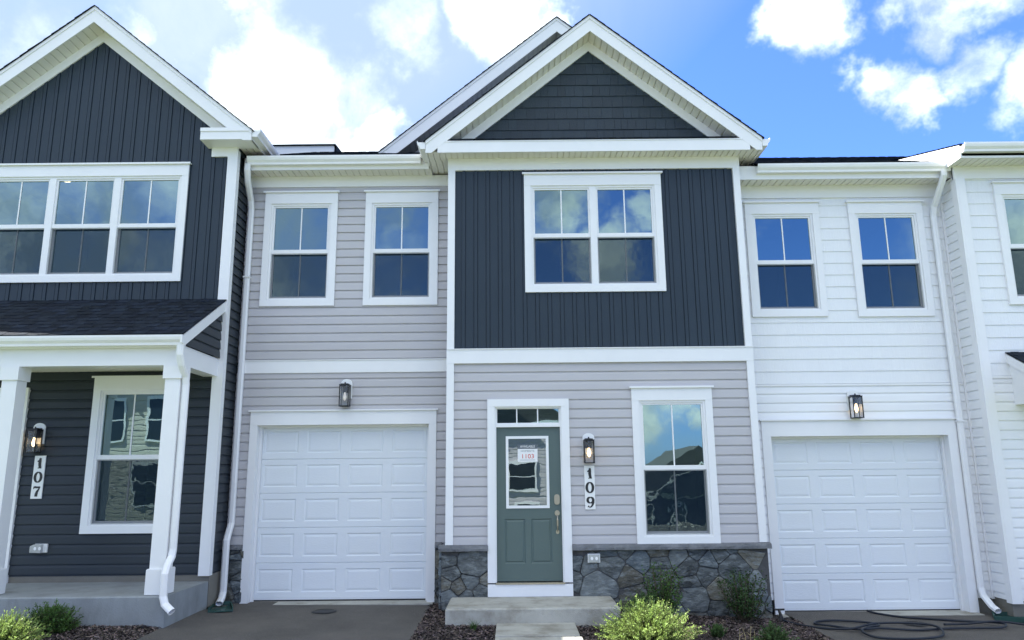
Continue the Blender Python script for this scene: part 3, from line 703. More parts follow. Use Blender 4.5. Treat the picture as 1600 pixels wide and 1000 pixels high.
# stone base
ST = .76
stones(A, front(0), .745, 3.31, -.2, ST, 11, .34); stones(A, front(0), -.95, -.335, -.05, ST, 5, .34)
stones(A, front(GW), -1.10, -.93, -.03, .76, 3, .24); stones(A, front(GW), -3.96, -3.70, -.03, .76, 4, .24)
m = MB(); stones(A, sideL(-.955), .0, GW, -.05, ST, 9, .24)
for q_ in ((.755, 3.345, -.085, .0, .765, .835, 1), (-.985, -.34, -.085, .0, .765, .838, 2), (-1.085, -.99, GW-.07, GW, .765, .835, 3), (-3.93, -3.725, GW-.05, GW, .765, .825, 4)): c = MB(); rough_sill(c, *q_); c.build('stone_sill', 'cap', A)
# rear body so no light leaks through
MB().box(-3.94, 3.28, 3.2, 8.4, -.2, 6.15).build('rear_walls', 'grey', A)
# --- entry
t = MB(); x0, x1 = -.345, .755
t.box(x0, x0+.10, -.055, 0, .37, 2.64); t.box(x1-.105, x1, -.055, 0, .37, 2.64); t.box(x0, x1, -.058, 0, 2.64, 2.74); t.box(x0, x1, -.060, 0, .20, .352)
t.box(x0+.10, x0+.118, -.03, .10, .37, 2.64); t.box(x1-.123, x1-.105, -.03, .10, .37, 2.64); t.box(x0+.118, x1-.123, -.03, .10, 2.622, 2.64); t.box(x0+.118, x1-.123, -.03, .06, 2.365, 2.41)
en = t.build('door_casing', 'white', A)
MB().box(-.24, .65, -.075, .06, .352, .372).build('threshold', 'brass', en)
tr = MB(); z0, z1 = 2.41, 2.622
for xx in (-.227, .618): tr.box(xx, xx+.014, .0, .03, z0, z1)
tr.box(-.213, .618, .0, .03, z0, z0+.012); tr.box(-.213, .618, .0, .03, z1-.012, z1)
for xx in (.052, .335): tr.box(xx-.008, xx+.008, .0, .03, z0+.012, z1-.012)
tw = tr.build('transom_window', 'white', A)
g = MB(); g.face([(-.213, .02, z0), (.618, .02, z0), (.618, .02, z1), (-.213, .02, z1)]); g.build('pane', 'glass', tw, fix=False)
rm = MB(); rm.box(-.6, 1.1, .12, 2.6, .2, 2.75); rm.f = [f for k, f in enumerate(rm.f) if k != 2]; rm.c = rm.c[:5]; rm.build('hallway', 'wall_in', tw, fix=False)
# door leaf with lite and two raised panels
dr = MB(); dx0, dx1, dz0, dz1, yd = -.227, .632, .380, 2.365, .02
lx0, lx1, lz0, lz1 = -.10, .475, 1.30, 2.245
pan = [(-.125, .150, .600, 1.165), (.225, .500, .600, 1.165)]
def dq(a, b, c_, d_, y=yd): dr.face([(a, y, c_), (b, y, c_), (b, y, d_), (a, y, d_)])
dq(dx0, lx0, dz0, dz1) if False else None
zs = [dz0, .600, 1.165, lz0+.03, lz1-.03, dz1]
dq(dx0, dx1, dz0, .600); dq(dx0, pan[0][0], .6, 1.165); dq(pan[0][1], pan[1][0], .6, 1.165); dq(pan[1][1], dx1, .6, 1.165)
dq(dx0, dx1, 1.165, lz0+.03); dq(dx0, lx0+.03, lz0+.03, lz1-.03); dq(lx1-.03, dx1, lz0+.03, lz1-.03); dq(dx0, dx1, lz1-.03, dz1)
for (a, b, c_, d_) in pan:
    RR = [(0, 0), (.012, .010), (.020, .010), (.034, .001), (.034, .001)]
    for (i0, y0), (i1, y1) in zip(RR, RR[1:]):
        ca = [(a+i0, c_+i0), (b-i0, c_+i0), (b-i0, d_-i0), (a+i0, d_-i0)]; cb = [(a+i1, c_+i1), (b-i1, c_+i1), (b-i1, d_-i1), (a+i1, d_-i1)]
        for k in range(4):
            k2 = (k+1) % 4; dr.face([(ca[k][0], yd+y0, ca[k][1]), (ca[k2][0], yd+y0, ca[k2][1]), (cb[k2][0], yd+y1, cb[k2][1]), (cb[k][0], yd+y1, cb[k][1])])
    dq(a+.034, b-.034, c_+.034, d_-.034, yd+.001)
dr.face([(dx0, yd, dz0), (dx0, yd+.04, dz0), (dx0, yd+.04, dz1), (dx0, yd, dz1)]); dr.face([(dx1, yd, dz0), (dx1, yd+.04, dz0), (dx1, yd+.04, dz1), (dx1, yd, dz1)])
door = dr.build('front_door', 'door', A, fix=False)
l = MB()
for (a, b, c_, d_) in ((lx0, lx0+.035, lz0, lz1), (lx1-.035, lx1, lz0, lz1), (lx0+.035, lx1-.035, lz0, lz0+.035), (lx0+.035, lx1-.035, lz1-.035, lz1)): l.box(a, b, yd-.016, yd+.03, c_, d_)
l.build('lite_frame', 'white', door)
g = MB(); g.face([(lx0+.035, yd+.0, lz0+.035), (lx1-.035, yd+.0, lz0+.035), (lx1-.035, yd+.0, lz1-.035), (lx0+.035, yd+.0, lz1-.035)]); g.build('pane', 'glass_door', door, fix=False)
g = MB(); g.face([(lx0+.02, yd+.03, lz0+.02), (lx1-.02, yd+.03, lz0+.02), (lx1-.02, yd+.03, lz1-.02), (lx0+.02, yd+.03, lz1-.02)]); g.face([(dx0, yd+.045, dz0), (dx1, yd+.045, dz0), (dx1, yd+.045, dz1), (dx0, yd+.045, dz1)]) ; g.build('door_back', 'black_rubber', door, fix=False)
# hardware
h = MB(); cx = .573
def disc_y(mb, x, z, rx, rz, y0, y1, n=20, p=2.0):
    pts = [(x+rx*math.copysign(abs(math.cos(a))**(2/p), math.cos(a)), z+rz*math.copysign(abs(math.sin(a))**(2/p), math.sin(a))) for a in [2*math.pi*k/n for k in range(n)]]; mb.prism(pts, 'y', y0, y1)
disc_y(h, cx, 1.41, .036, .066, yd-.024, yd, 24, 3.2); disc_y(h, cx, 1.41, .024, .05, yd-.032, yd-.024, 24, 3)
h.build('deadbolt', 'brass', door)
h = MB(); disc_y(h, cx, 1.235, .033, .036, yd-.014, yd); disc_y(h, cx, 1.235, .018, .02, yd-.03, yd-.014)
h.tube([(cx, yd-.01, 1.20), (cx, yd-.045, 1.19), (cx, yd-.058, 1.15), (cx, yd-.055, 1.07), (cx, yd-.04, 1.02), (cx, yd-.01, 1.005)], [.009, .010, .012, .011, .009, .008])
disc_y(h, cx, .995, .022, .028, yd-.014, yd); h.build('door_handle', 'brass', door, smooth=False)
MB().box(.672, .690, -.068, -.055, 1.30, 1.40).build('doorbell', 'signwhite', A)

# --- downspout of the wing, at the inner corner with 107
d = MB(); d.rect_sweep([(-3.86, .11, 6.24), (-3.86, .11, 6.15), (-3.875, .20, 6.00), (-3.885, .40, 5.78), (-3.885, .44, 5.66), (-3.885, .44, 4.0), (-3.885, .44, 2.0), (-3.885, .44, 1.12), (-3.885, .36, 1.00), (-3.885, .30, .90), (-3.885, .30, .24), (-3.885, .26, .17), (-3.87, .14, .12)], .085, .065, (1, 0, 0))
dn = d.build('downspout', 'alum', A)
s = MB(); [s.box(-3.932, -3.838, .395, .48, z, z+.025) for z in (4.6,)]; s.build('strap', 'alum', dn)

# ================================================================== HOUSE 107 (left)
B = thing('townhouse', 'left townhouse with dark navy siding, triple upstairs window and a white-columned front porch', 'house', (-6.1, 0, 0), 'attached townhouses in a row')
bx = -6.10; XR = -3.96; XL = 2*bx-XR
tw3 = (-7.62, -4.65, 4.44, 6.19)
limB = lambda z: (bx-(8.22-z)/.82, bx+(8.22-z)/.82)
m = MB(); batten(m, front(0), XL+.1, XR-.1, 3.95, 8.2, [hole(*tw3)], lim=limB, uref=-6.06); m.build('board_and_batten_wall', 'navy', B, fix=False)
pg = (-5.70, -4.60, 1.03, 3.09); pd = (-7.72, -6.58, .42, 2.95)
m = MB(); lap(m, front(0), XL+.1, XR-.1, .50, 3.97, [hole(*pg), hole(*pd)], zref=.52); m.build('clapboard_wall', 'navylap', B, fix=False)
m = MB(); lap(m, sideR(XR-.02), .03, GW+.3, .50, 6.45, zref=.52); m.build('side_wall', 'navylap', B, fix=False)
m = MB(); lap(m, sideL(XL+.02), .03, 8, .5, 6.45, zref=.52); m.build('side_wall', 'navylap', B, fix=False)
t = MB(); t.box(XR-.14, XR-.02, -.045, .0, .49, 6.32); t.box(XR-.02, XR+.005, -.047, .06, .49, 6.40); t.build('corner_board', 'white', B); MB().box(XL, XL+.14, -.045, 0, .49, 6.33).build('corner_board', 'white', B)
window(B, 0, *tw3, units=3, depth=3.15, downlight=[(-7.1, 2.98), (-6.95, .80)])
window(B, 0, *pg)
m = MB(); m.box(XL+.05, XR-.005, -.0, .25, .1, .50); m.box(XR-.3, XR-.005, .25, GW+.1, .0, .50); m.build('foundation', 'block', B)
gable_front(B, bx, 8.555, .82, 2.43, yF, 0, clip=6.42, yback=5.0, zret=6.62)
# eave returns
for sgn in (-1, 1):
    e = MB(); xo, xi = bx+sgn*2.43, bx+sgn*1.70
    e.box(xo, xi, yF-.002, -.0, 6.435, 6.60); e.box(xo, xi, yF-.016, yF-.002, 6.555, 6.608); e.build('eave_return', 'white', B)
    e = MB(); e.box(xi-sgn*.0+sgn*.06, xi+sgn*.44 if sgn > 0 else xi-.44, -.04, 0, 6.30, 6.44); e.build('frieze_board', 'white', B)
    e = MB(); soffit_strips(e, (bx+sgn*2.14, 6.445), (bx+sgn*2.42, 6.445), 0, 1.2, w=.1); e.build('side_soffit', 'soffit', B, fix=False)
    e = MB(); gutter_side(e, bx+sgn*2.435, sgn, yF, 1.6, 6.47); e.build('side_gutter', 'alum', B)
    e = MB(); e.box(bx+sgn*2.41, bx+sgn*2.435, yF+.02, 1.6, 6.435, 6.58); e.build('side_fascia', 'white', B)
# downlight glow seen inside upstairs room
MB().box(XL+.1, XR-.06, 3.2, 8.4, -.1, 6.4).build('rear_walls', 'navylap', B)
# main roof piece behind, with pale fascia end
e = MB(); e.prism([(1.2, 6.5), (4.3, 8.15), (8.6, 6.4), (8.6, 6.3), (1.2, 6.3)], 'x', XL, -3.96, c=(1, 1, 1)); e.build('main_roof', 'shingle', B)
e = MB(); e.box(-5.4, -3.70, 4.45, 4.5, 8.10, 8.53); e.build('upper_fascia', 'white', B)
e = MB(); e.prism([(4.40, 8.53), (4.40, 8.545), (7.5, 9.0), (7.5, 8.1), (4.52, 8.1), (4.52, 8.53)], 'x', -5.4, -3.66, c=(1, 1, 1)); e.build('upper_roof', 'shingle', B)
# porch
PX = -4.0
e = MB(); L_ = math.hypot(1.32, .745); shingles(e, (-9, -1.32, 3.44), (1, 0, 0), (0, 1.32, .745), 9+PX+.03, L_); e.prism([(-1.30, 3.42), (0.0, 4.155), (0.0, 4.11), (-1.30, 3.375)], 'x', -9, PX, c=(1, 1, 1)); e.build('porch_roof', 'shingle', B)
e = MB(); gutter_front(e, -9, PX+.02, -1.20, 3.315)
e.build('porch_gutter', 'alum', B)
e = MB(); e.box(-9, PX-.005, -1.20, -1.18, 3.30, 3.44); e.prism([(-1.32, 3.42), (-.0, 4.165), (-.0, 4.02), (-1.20, 3.335), (-1.32, 3.335)], 'x', PX, PX+.022); e.build('porch_fascia', 'white', B)
e = MB(); e.box(-9, PX-.03, -1.13, -.93, 3.09, 3.33); e.box(-9, PX-.03, -1.18, -1.13, 3.315, 3.33); e.box(PX-.23, PX-.03, -.93, 0, 3.09, 3.33); e.build('porch_beam', 'white', B)
m = MB(); Pc = sideR(PX-.025)
def limP(z): return (-1.2+(z-3.335)/.572, -.05)
lap(m, Pc, -1.2, -.05, 3.335, 4.0, zref=.52+22*.127+.02, lim=lambda z: limP(z)); m.build('porch_gable_wall', 'navylap', B, fix=False)
e = MB(); soffit_strips(e, (-9, 3.175), (PX-.23, 3.175), -.93, 0, w=.1); e.build('porch_ceiling', 'soffit', B, fix=False)
def column(cx, par):
    c = MB(); y0, y1 = -1.14, -.92
    hw = .092; c.box(cx-hw, cx+hw, y0+.015, y1-.015, .70, 2.96)
    k = c.build('porch_column', 'white', par)
    b = MB(); b.box(cx-hw-.024, cx+hw+.024, y0-.012, y1+.012, .425, .70); b.box(cx-hw-.018, cx+hw+.018, y0-.006, y1+.006, .70, .708); b.build('base', 'white', k)
    b = MB(); b.box(cx-hw-.022, cx+hw+.022, y0-.010, y1+.010, 2.925, 3.09); b.build('capital', 'white', k)
column(-4.140, B); column(-6.13, B)
m = MB(); m.prism([(-1.22, .0), (-1.22, .405), (-1.205, .42), (0, .42), (0, 0)], 'x', -9, -3.975); m.build('porch_slab', 'concrete_face', B)
# left door (mostly hidden by the column)
t = MB(); a, b = -7.72, -6.58; t.box(a, a+.10, -.05, 0, .42, 2.85); t.box(b-.10, b, -.05, 0, .42, 2.85); t.box(a, b, -.053, 0, 2.85, 2.96); t.build('door_casing', 'white', B)
m = MB(); m.box(a+.1, b-.1, .01, .05, .43, 2.85); m.build('front_door', 'door', B)
MB().box(-6.645, -6.625, -.062, -.05, 1.45, 1.54).build('doorbell', 'signwhite', B)
d = MB(); d.rect_sweep([(-4.02, -1.255, 3.33), (-4.02, -1.25, 3.20), (-4.012, -1.20, 3.08), (-3.998, -1.10, 2.95), (-3.995, -1.08, 2.86), (-3.995, -1.08, 1.6), (-3.995, -1.08, .92), (-3.995, -1.10, .84), (-3.995, -1.20, .74), (-3.99, -1.25, .66), (-3.985, -1.26, .42), (-3.95, -1.28, .34), (-3.84, -1.34, .27)], .082, .06, (1, .0, 0))
d.build('downspout', 'alum', B)

# ================================================================== right-hand house
RY = .40
Cc = thing('townhouse', 'right townhouse clad all in white siding, coiled garden hose in front of its garage', 'house', (5.6, 0, -.15), 'attached townhouses in a row')
r1, r2 = (3.47, 4.56, 3.93, 5.66), (5.0, 6.10, 3.92, 5.655)
XC = 6.42
m = MB(); shake(m, front(RY), 3.30, XC-.02, 2.96, 5.76, [hole(*r1), hole(*r2)], course=.177, wmin=.10, wmax=.24, gap=.0, tv=.008, thick=.011, jit=.0002); m.build('shingled_wall', 'whiteshake', Cc, fix=False)
qx0, qx1, qz0, qz1 = 3.60, 6.07, -.125, 2.225
WL = ((0, .014), (.12, .0145), (.7, .010), (.92, .003), (1, 0))
m = MB(); lap(m, front(RY), 3.30, XC-.02, .06, 2.94, [(qx0-.08, qx1+.08, -1, qz1+.15)], zref=-.10, prof=WL); m.build('clapboard_wall', 'whitelap', Cc, fix=False)
t = MB(); t.box(3.31, XC-.02, RY-.024, RY, 2.925, 2.955); t.build('trim_strip', 'white', Cc)
t = MB(); t.box(3.31, XC-.02, RY-.034, RY, 5.735, 5.93); t.build('frieze_board', 'white', Cc)
window(Cc, RY, *r1, wroom=.14); window(Cc, RY, *r2, wroom=.2)
garage(Cc, RY, qx0, qx1, qz0, qz1, .215, .125)
e = MB(); soffit_strips(e, (3.31, 5.925), (XC, 5.925), .09, RY, w=.10); e.build('eave_soffit', 'soffit', Cc, fix=False)
e = MB(); e.box(3.31, XC-.0, .065, .09, 5.91, 6.115); e.build('eave_fascia', 'white', Cc)
e = MB(); gutter_front(e, 3.575, XC-.05, .065, 5.985); e.build('gutter', 'alum', Cc)
e = MB(); th = math.atan(.46); shingles(e, (3.57, .0, 6.115), (1, 0, 0), (0, math.cos(th), math.sin(th)), 6.0, 4.65)
e.prism([(.10, 6.11), (4.2, 7.99), (8.5, 6.0), (8.5, 5.97), (.10, 5.97)], 'x', 3.36, 12, c=(1, 1, 1)); e.build('roof', 'shingle', Cc)
m = MB(); lap(m, sideL(XC), .04, RY+.02, .08, 5.9, zref=-.10, prof=WL); m.build('side_wall', 'whitelap', Cc, fix=False)
m = MB(); m.box(3.3, 12, 3.2, 8.4, -.2, 5.95); m.build('rear_walls', 'whitelap', Cc)
m = MB(); m.box(XC, 12, .01, .25, -.4, .10); m.box(XC, XC+.1, .25, RY+.1, -.4, .10); m.box(6.2, XC, RY+.01, RY+.1, -.4, .07); m.build('foundation', 'block', Cc)
rb = (6.93, 8.80, 3.99, 5.78)
m = MB(); shake(m, front(0), XC+.1, 10.5, 3.0, 5.9, [hole(*rb)], course=.177, wmin=.10, wmax=.24, gap=.0, tv=.008, thick=.011, jit=.0002); m.build('shingled_wall', 'whiteshake', Cc, fix=False)
m = MB(); lap(m, front(0), XC+.1, 10.5, .08, 2.98, zref=-.02, prof=WL); m.build('clapboard_wall', 'whitelap', Cc, fix=False)
t = MB(); t.box(XC, XC+.11, -.045, 0, .05, 5.85); t.box(XC-.026, XC, -.042, .08, .05, 5.85); t.build('corner_board', 'white', Cc)
t = MB(); t.box(XC+.11, 10.5, -.03, 0, 2.965, 2.995); t.build('trim_strip', 'white', Cc)
t = MB(); t.box(XC-.03, 10.5, -.036, 0, 5.85, 6.04); t.build('frieze_board', 'white', Cc)
window(Cc, 0, *rb, units=2)
MB().box(XC-.035, XC, RY-.035, RY, .05, 5.9).build('inside_corner_post', 'white', Cc)
e = MB(); soffit_strips(e, (XC-.1, 6.035), (10.5, 6.035), -.36, 0, w=.1); e.build('bay_soffit', 'soffit', Cc, fix=False)
e = MB(); e.box(XC-.12, 10.5, -.38, -.36, 6.02, 6.20); e.build('bay_fascia', 'white', Cc)
e = MB(); gutter_front(e, XC-.11, 10.5, -.38, 6.085); e.build('bay_gutter', 'alum', Cc)
e = MB(); th = math.atan(.30); shingles(e, (XC-.13, -.42, 6.205), (1, 0, 0), (0, math.cos(th), math.sin(th)), 4.2, 3.4); e.prism([(-.38, 6.19), (2.8, 7.14), (2.8, 7.05), (-.38, 6.05)], 'x', XC-.10, 10.5, c=(1, 1, 1)); e.build('bay_roof', 'shingle', Cc)
e = MB(); e.prism([(-.385, 6.205), (2.4, 7.04), (2.4, 6.84), (0.02, 6.02), (-.385, 6.02)], 'x', XC-.125, XC-.10); e.build('bay_rake_board', 'white', Cc)
# door hood at the far right
hx = 6.80
e = MB(); L_ = math.hypot(.95, .52); shingles(e, (hx-.02, -.95, 2.80), (1, 0, 0), (0, .95, .52), 3, L_); e.build('hood_roof', 'shingle', Cc)
e = MB(); e.prism([(-.95, 2.78), (0, 3.30), (0, 3.17), (-.95, 2.65)], 'x', hx-.012, hx+.012); e.prism([(-.93, 2.60), (-.93, 2.76), (0, 3.26), (0, 2.60)], 'x', hx+.012, hx+.035); e.box(hx+.035, 9.6, -.95, -.92, 2.62, 2.80); e.box(hx+.035, 9.6, -.92, 0, 2.60, 2.63); e.build('door_hood', 'white', Cc)
d = MB(); d.rect_sweep([(6.27, .0, 5.99), (6.27, .0, 5.92), (6.255, .12, 5.76), (6.245, .30, 5.55), (6.24, .335, 5.42), (6.24, .335, 3), (6.235, .335, 1), (6.235, .335, .20), (6.235, .30, .10), (6.24, .15, -.01), (6.25, .05, -.05)], .085, .065, (1, 0, 0))
dn = d.build('downspout', 'alum', Cc)
s = MB(); [s.box(6.19, 6.29, .29, .375, z, z+.025) for z in (2.4,)]; s.build('strap', 'alum', dn)

# ================================================================== small things
LG = 'black wall lanterns beside doors and over garages'
def lantern(label, x, y, z, lit, first=None):
    """x centre, y wall plane, z bottom of the cage"""
    o = thing('wall_lantern', label, 'wall lamp', (x, y, z), LG)
    w, hgt, yc = .062, .30, -.105
    p = MB(); pts = [(x-.075, z+.12), (x+.085, z+.12), (x+.085, z+.34)]+[(x+.005+.08*math.cos(a), z+.34+.06*math.sin(a)) for a in [math.pi*k/8 for k in range(1, 8)]]+[(x-.075, z+.34)]
    p.prism(pts, 'y', y-.030, y-.012); p.build('mounting_plate', 'signwhite', o)
    c = MB(); cy = y+yc
    for sx in (-1, 1):
        for sy in (-1, 1): c.box(x+sx*w-.006, x+sx*w+.006, cy+sy*w-.006, cy+sy*w+.006, z, z+hgt)
    for zz in (z, z+hgt-.012): 
        for s_ in (-1, 1): c.box(x-w-.006, x+w+.006, cy+s_*w-.0065, cy+s_*w+.0065, zz, zz+.012); c.box(x+s_*w-.0065, x+s_*w+.0065, cy-w, cy+w, zz, zz+.012)
    c.box(x-w-.009, x+w+.009, cy-w-.009, cy+w+.009, z+hgt, z+hgt+.010); c.box(x-w+.01, x+w-.01, cy-w+.01, cy+w-.01, z+hgt+.01, z+hgt+.022); c.tube([(x, cy, z+hgt+.02), (x, cy, z+hgt+.045)], .010)
    c.box(x-.011, x+.011, cy, y-.028, z+hgt+.006, z+hgt+.03); c.box(x-.045, x+.045, y-.045, y-.030, z+.20, z+.33); c.tube([(x, cy, z+hgt), (x, cy, z+.20)], .016)
    c.box(x-w, x+w, cy-w, cy+w, z+.002, z+.006)
    c.build('cage', 'black', o)
    g = MB()
    for s_ in (-1, 1):
        g.face([(x-w, cy+s_*w, z+.012), (x+w, cy+s_*w, z+.012), (x+w, cy+s_*w, z+hgt), (x-w, cy+s_*w, z+hgt)]); g.face([(x+s_*w, cy-w, z+.012), (x+s_*w, cy+w, z+.012), (x+s_*w, cy+w, z+hgt), (x+s_*w, cy-w, z+hgt)])
    g.build('glass', 'lampglass', o, fix=False)
    b = MB(); b.lathe([(.001, z+.08), (.016, z+.095), (.024, z+.125), (.022, z+.15), (.012, z+.18), (.012, z+.20)], x, cy, 14); b.build('bulb', 'bulb' if lit else 'bulb_off', o, smooth=True)
    return o
lantern('black box lantern with glowing bulb right of the green-grey front door', 1.005, -.01, 1.875, True)
lantern('unlit black box lantern on grey siding above the middle garage door', -2.375, GW-.01, 2.70, False)
lantern('black box lantern glowing on the white siding above the right garage door', 4.79, RY-.01, 2.46, True)
lantern('black box lantern with glowing bulb on dark siding inside the left porch', -6.385, -.01, 2.08, True)

# house numbers: hand-drawn calligraphic serif digits, strokes are (x, z, width)
DIG = {
 '1': [[(-.20, .62, .10), (-.05, .72, .13), (.05, .86, .14), (.06, .98, .08)], [(.05, .95, .16), (.04, .7, .22), (.02, .45, .24), (.05, .22, .22), (.10, .06, .20), (.16, .0, .10)], [(-.12, .0, .06), (.04, .03, .1), (.22, .0, .06)]],
 '0': [[(.30*math.cos(a), .5+.47*math.sin(a), .09+.13*abs(math.cos(a))) for a in [2*math.pi*k/28 for k in range(29)]]],
 '9': [[(.02+.27*math.cos(a), .69+.26*math.sin(a), .08+.13*abs(math.cos(a))) for a in [2*math.pi*k/24 for k in range(25)]], [(.29, .70, .18), (.29, .50, .19), (.23, .28, .16), (.10, .08, .11), (-.10, .0, .06)], [(-.24, .06, .05), (-.17, .12, .14), (-.10, .06, .07)]],
 '7': [[(-.30, .74, .05), (-.27, .92, .10), (-.20, .93, .16), (0, .90, .15), (.15, .90, .15), (.32, .96, .06)], [(.30, .94, .07), (.20, .72, .11), (.06, .48, .19), (.0, .25, .23), (-.01, .03, .22)]],
}
def ribbon(mb, st, ox, oz, s, y0, y1):
    n = len(st); Lp, Rp = [], []
    for k, (x, z, w) in enumerate(st):
        a = st[max(k-1, 0)]; b = st[min(k+1, n-1)]; tx, tz = b[0]-a[0], b[1]-a[1]
        if k in (0, n-1) and abs(st[0][0]-st[-1][0])+abs(st[0][1]-st[-1][1]) < .01: a = st[-2]; b = st[1]; tx, tz = b[0]-a[0], b[1]-a[1]
        l = math.hypot(tx, tz) or 1; nx, nz = -tz/l, tx/l
        Lp.append((ox+(x+nx*w*.58)*s, oz+(z+nz*w*.58)*s)); Rp.append((ox+(x-nx*w*.58)*s, oz+(z-nz*w*.58)*s))
    for k in range(n-1): mb.prism([Lp[k], Lp[k+1], Rp[k+1], Rp[k]], 'y', y0, y1)
def number_sign(text, label, x, y, z0, z1, w):
    o = thing('house_number_sign', label, 'sign', (x, y, z0), 'vertical house number plaques')
    MB().box(x-w/2, x+w/2, y-.018, y-.002, z0, z1).build('board', 'signwhite', o)
    H = (z1-z0)/3
    for i, ch in enumerate(text):
        m = MB()
        for q, st in enumerate(DIG[ch]): ribbon(m, st, x, z1-(i+1)*H+H*.13, H*.73, y-.022-.0005*q, y-.0175)
        m.build('digit', 'ink', o)
number_sign('109', 'white vertical plaque with black digits 109 below the lantern right of the green-grey door', 1.01, -.015, 1.28, 1.845, .135)
number_sign('107', 'white vertical plaque with black digits 107 on the dark siding inside the left porch', -6.325, -.015, 1.485, 2.045, .145)

def text_mesh(txt, name, m, x, y, z, size, parent, width=None):
    c = bpy.data.curves.new('t', 'FONT'); c.body = txt; c.size = size; c.align_x = 'CENTER'; c.extrude = .0004
    o = bpy.data.objects.new('t', c); COL.objects.link(o); bpy.context.view_layer.update()
    me = bpy.data.meshes.new_from_object(o.evaluated_get(bpy.context.evaluated_depsgraph_get())); bpy.data.objects.remove(o)
    me.materials.clear(); me.materials.append(MT[m]); xs = [v.co.x for v in me.vertices]; k = width/(max(xs)-min(xs)) if width else 1
    org = ORG.get(parent.name, V())
    for v in me.vertices: v.co = V((x+v.co.x*k, y-v.co.z, z+v.co.y))-org
    r = bpy.data.objects.new(name, me); COL.objects.link(r); r.parent = parent; return r
n = thing('notice', 'small white homesite notice reading AVAILABLE and 1103 on the front door glass', 'notice', (.19, .015, 1.905))
yy = yd-.004
MB().box(.055, .33, yy-.002, yy, 2.075, 2.135).build('header', 'bar', n); MB().box(.06, .325, yy-.002, yy, 1.905, 2.075).build('sheet', 'paper', n)
text_mesh('AVAILABLE', 'lettering', 'paper', .1925, yy-.003, 2.092, .045, n, .20)
text_mesh('HOMESITE', 'lettering', 'greyink', .1925, yy-.003, 2.036, .035, n, .18)
text_mesh('1103', 'lettering', 'redink', .1925, yy-.003, 1.950, .082, n, .155)
MB().box(.09, .295, yy-.003, yy-.002, 1.925, 1.931).build('line', 'greyink', n)

def outlet(label, x, y, z, turned=0):
    o = thing('outlet_cover', label, 'outlet box', (x, y, z), 'weatherproof outlet boxes')
    b = MB(); b.box(x-.08, x+.08, y-.028, y-.005, z-.055, z+.055); b.build('plate', 'signwhite', o)
    c = MB(); 
    if turned: c.prism([(x-.11, z-.05), (x+.03, z-.055), (x+.03, z+.05), (x-.06, z+.052), (x-.11, z+.03)], 'y', y-.085, y-.028)
    else: c.prism([(x-.068, z-.045), (x+.066, z-.045), (x+.066, z+.045), (x-.068, z+.045)], 'y', y-.065, y-.028)
    c.build('bubble_cover', 'grey_plastic', o)
    d_ = MB()
    for s_ in (-1, 1): disc_y(d_, x+s_*.03-.01*turned, z, .018, .022, y-(.088 if turned else .068), y-(.085 if turned else .065), 14)
    d_.build('socket', 'signwhite', o)
outlet('grey plastic outlet box set in the stone base right of the front step', 1.035, -.02, .665)
outlet('grey plastic outlet box with open bubble cover on dark siding in the left porch', -6.18, -.01, .855, 1)

def splash(label, x, y, z, l, w, rz, slope=.03):
    o = thing('splash_block', label, 'splash block', (x, y, z), 'green plastic splash blocks under downspouts', R(rz)); ORG[o.name] = V()
    b = MB(); h = .055; t = .014; wl = w/2; wn = w*.36
    # base tray tapering towards the house; local -Y is the outflow
    b.prism([(-wn, l/2), (wn, l/2), (wl, -l/2), (-wl, -l/2)], 'z', 0, .015); o_ = b.build('tray', 'green_plastic', o)
    r_ = MB(); r_.prism([(-wn, l/2), (-wn+t, l/2), (-wl+t, -l/2), (-wl, -l/2)], 'z', .015, h); r_.prism([(wn, l/2), (wn-t, l/2), (wl-t, -l/2), (wl, -l/2)], 'z', .015, h); r_.prism([(-wn+t, l/2), (wn-t, l/2), (wn-t, l/2-t), (-wn+t, l/2-t)], 'z', .015, h+.01)
    r_.build('rim', 'green_plastic', o)
    g_ = MB(); [g_.box(-.003+k*.06, .003+k*.06, -l/2+.03, l/2-.03, .015, .022) for k in (-1, 0, 1)]; g_.build('rib', 'green_plastic', o)
    o.rotation_euler.x = R(-2)
splash('green plastic splash block under the downspout between the left porch and the middle garage', -3.80, .05, .065, .55, .30, 18)
splash('green plastic splash block under the downspout right of the white garage', 6.36, -.05, -.13, .42, .50, 62)

# front step and walk
def slab(name, x0, x1, y0, y1, z0, z1, m, bev=.015, taper=0):
    o = MB(); nx = 12; 
    prof = [(y0, z0), (y0, z1-bev), (y0+bev*.4, z1-bev*.4), (y0+bev, z1), (y1, z1), (y1, z0)]
    i0 = len(o.v)
    xs = [x0, x0+bev]+[x0+(x1-x0)*k/nx for k in range(1, nx)]+[x1-bev, x1]
    for k, x in enumerate(xs):
        dz = -bev*.6 if k in (0, len(xs)-1) else 0
        o.v += [(x, y, z+(dz if z > (z0+z1)/2 else 0)) for y, z in prof]
    n_ = len(prof)
    for k in range(len(xs)-1):
        for q in range(n_): a = i0+k*n_+q; b = i0+k*n_+(q+1) % n_; o.f.append((a, b, b+n_, a+n_)); o.c.append((1, 1, 1))
    for k in (0, len(xs)-1): o.f.append(tuple(i0+k*n_+q for q in range(n_))); o.c.append((1, 1, 1))
    return o.build(name, m)
tag(slab('concrete_step', -.82, 1.245, -.86, -.02, -.08, .195, 'concrete', .02), 'low weathered concrete step in front of the green-grey door', 'step')
struct(slab('walkway', -.215, .705, -1.55, -.865, -.12, .030, 'concrete', .008))
struct(slab('walkway', -.215, .725, -3.3, -1.565, -.15, .018, 'concrete', .008))

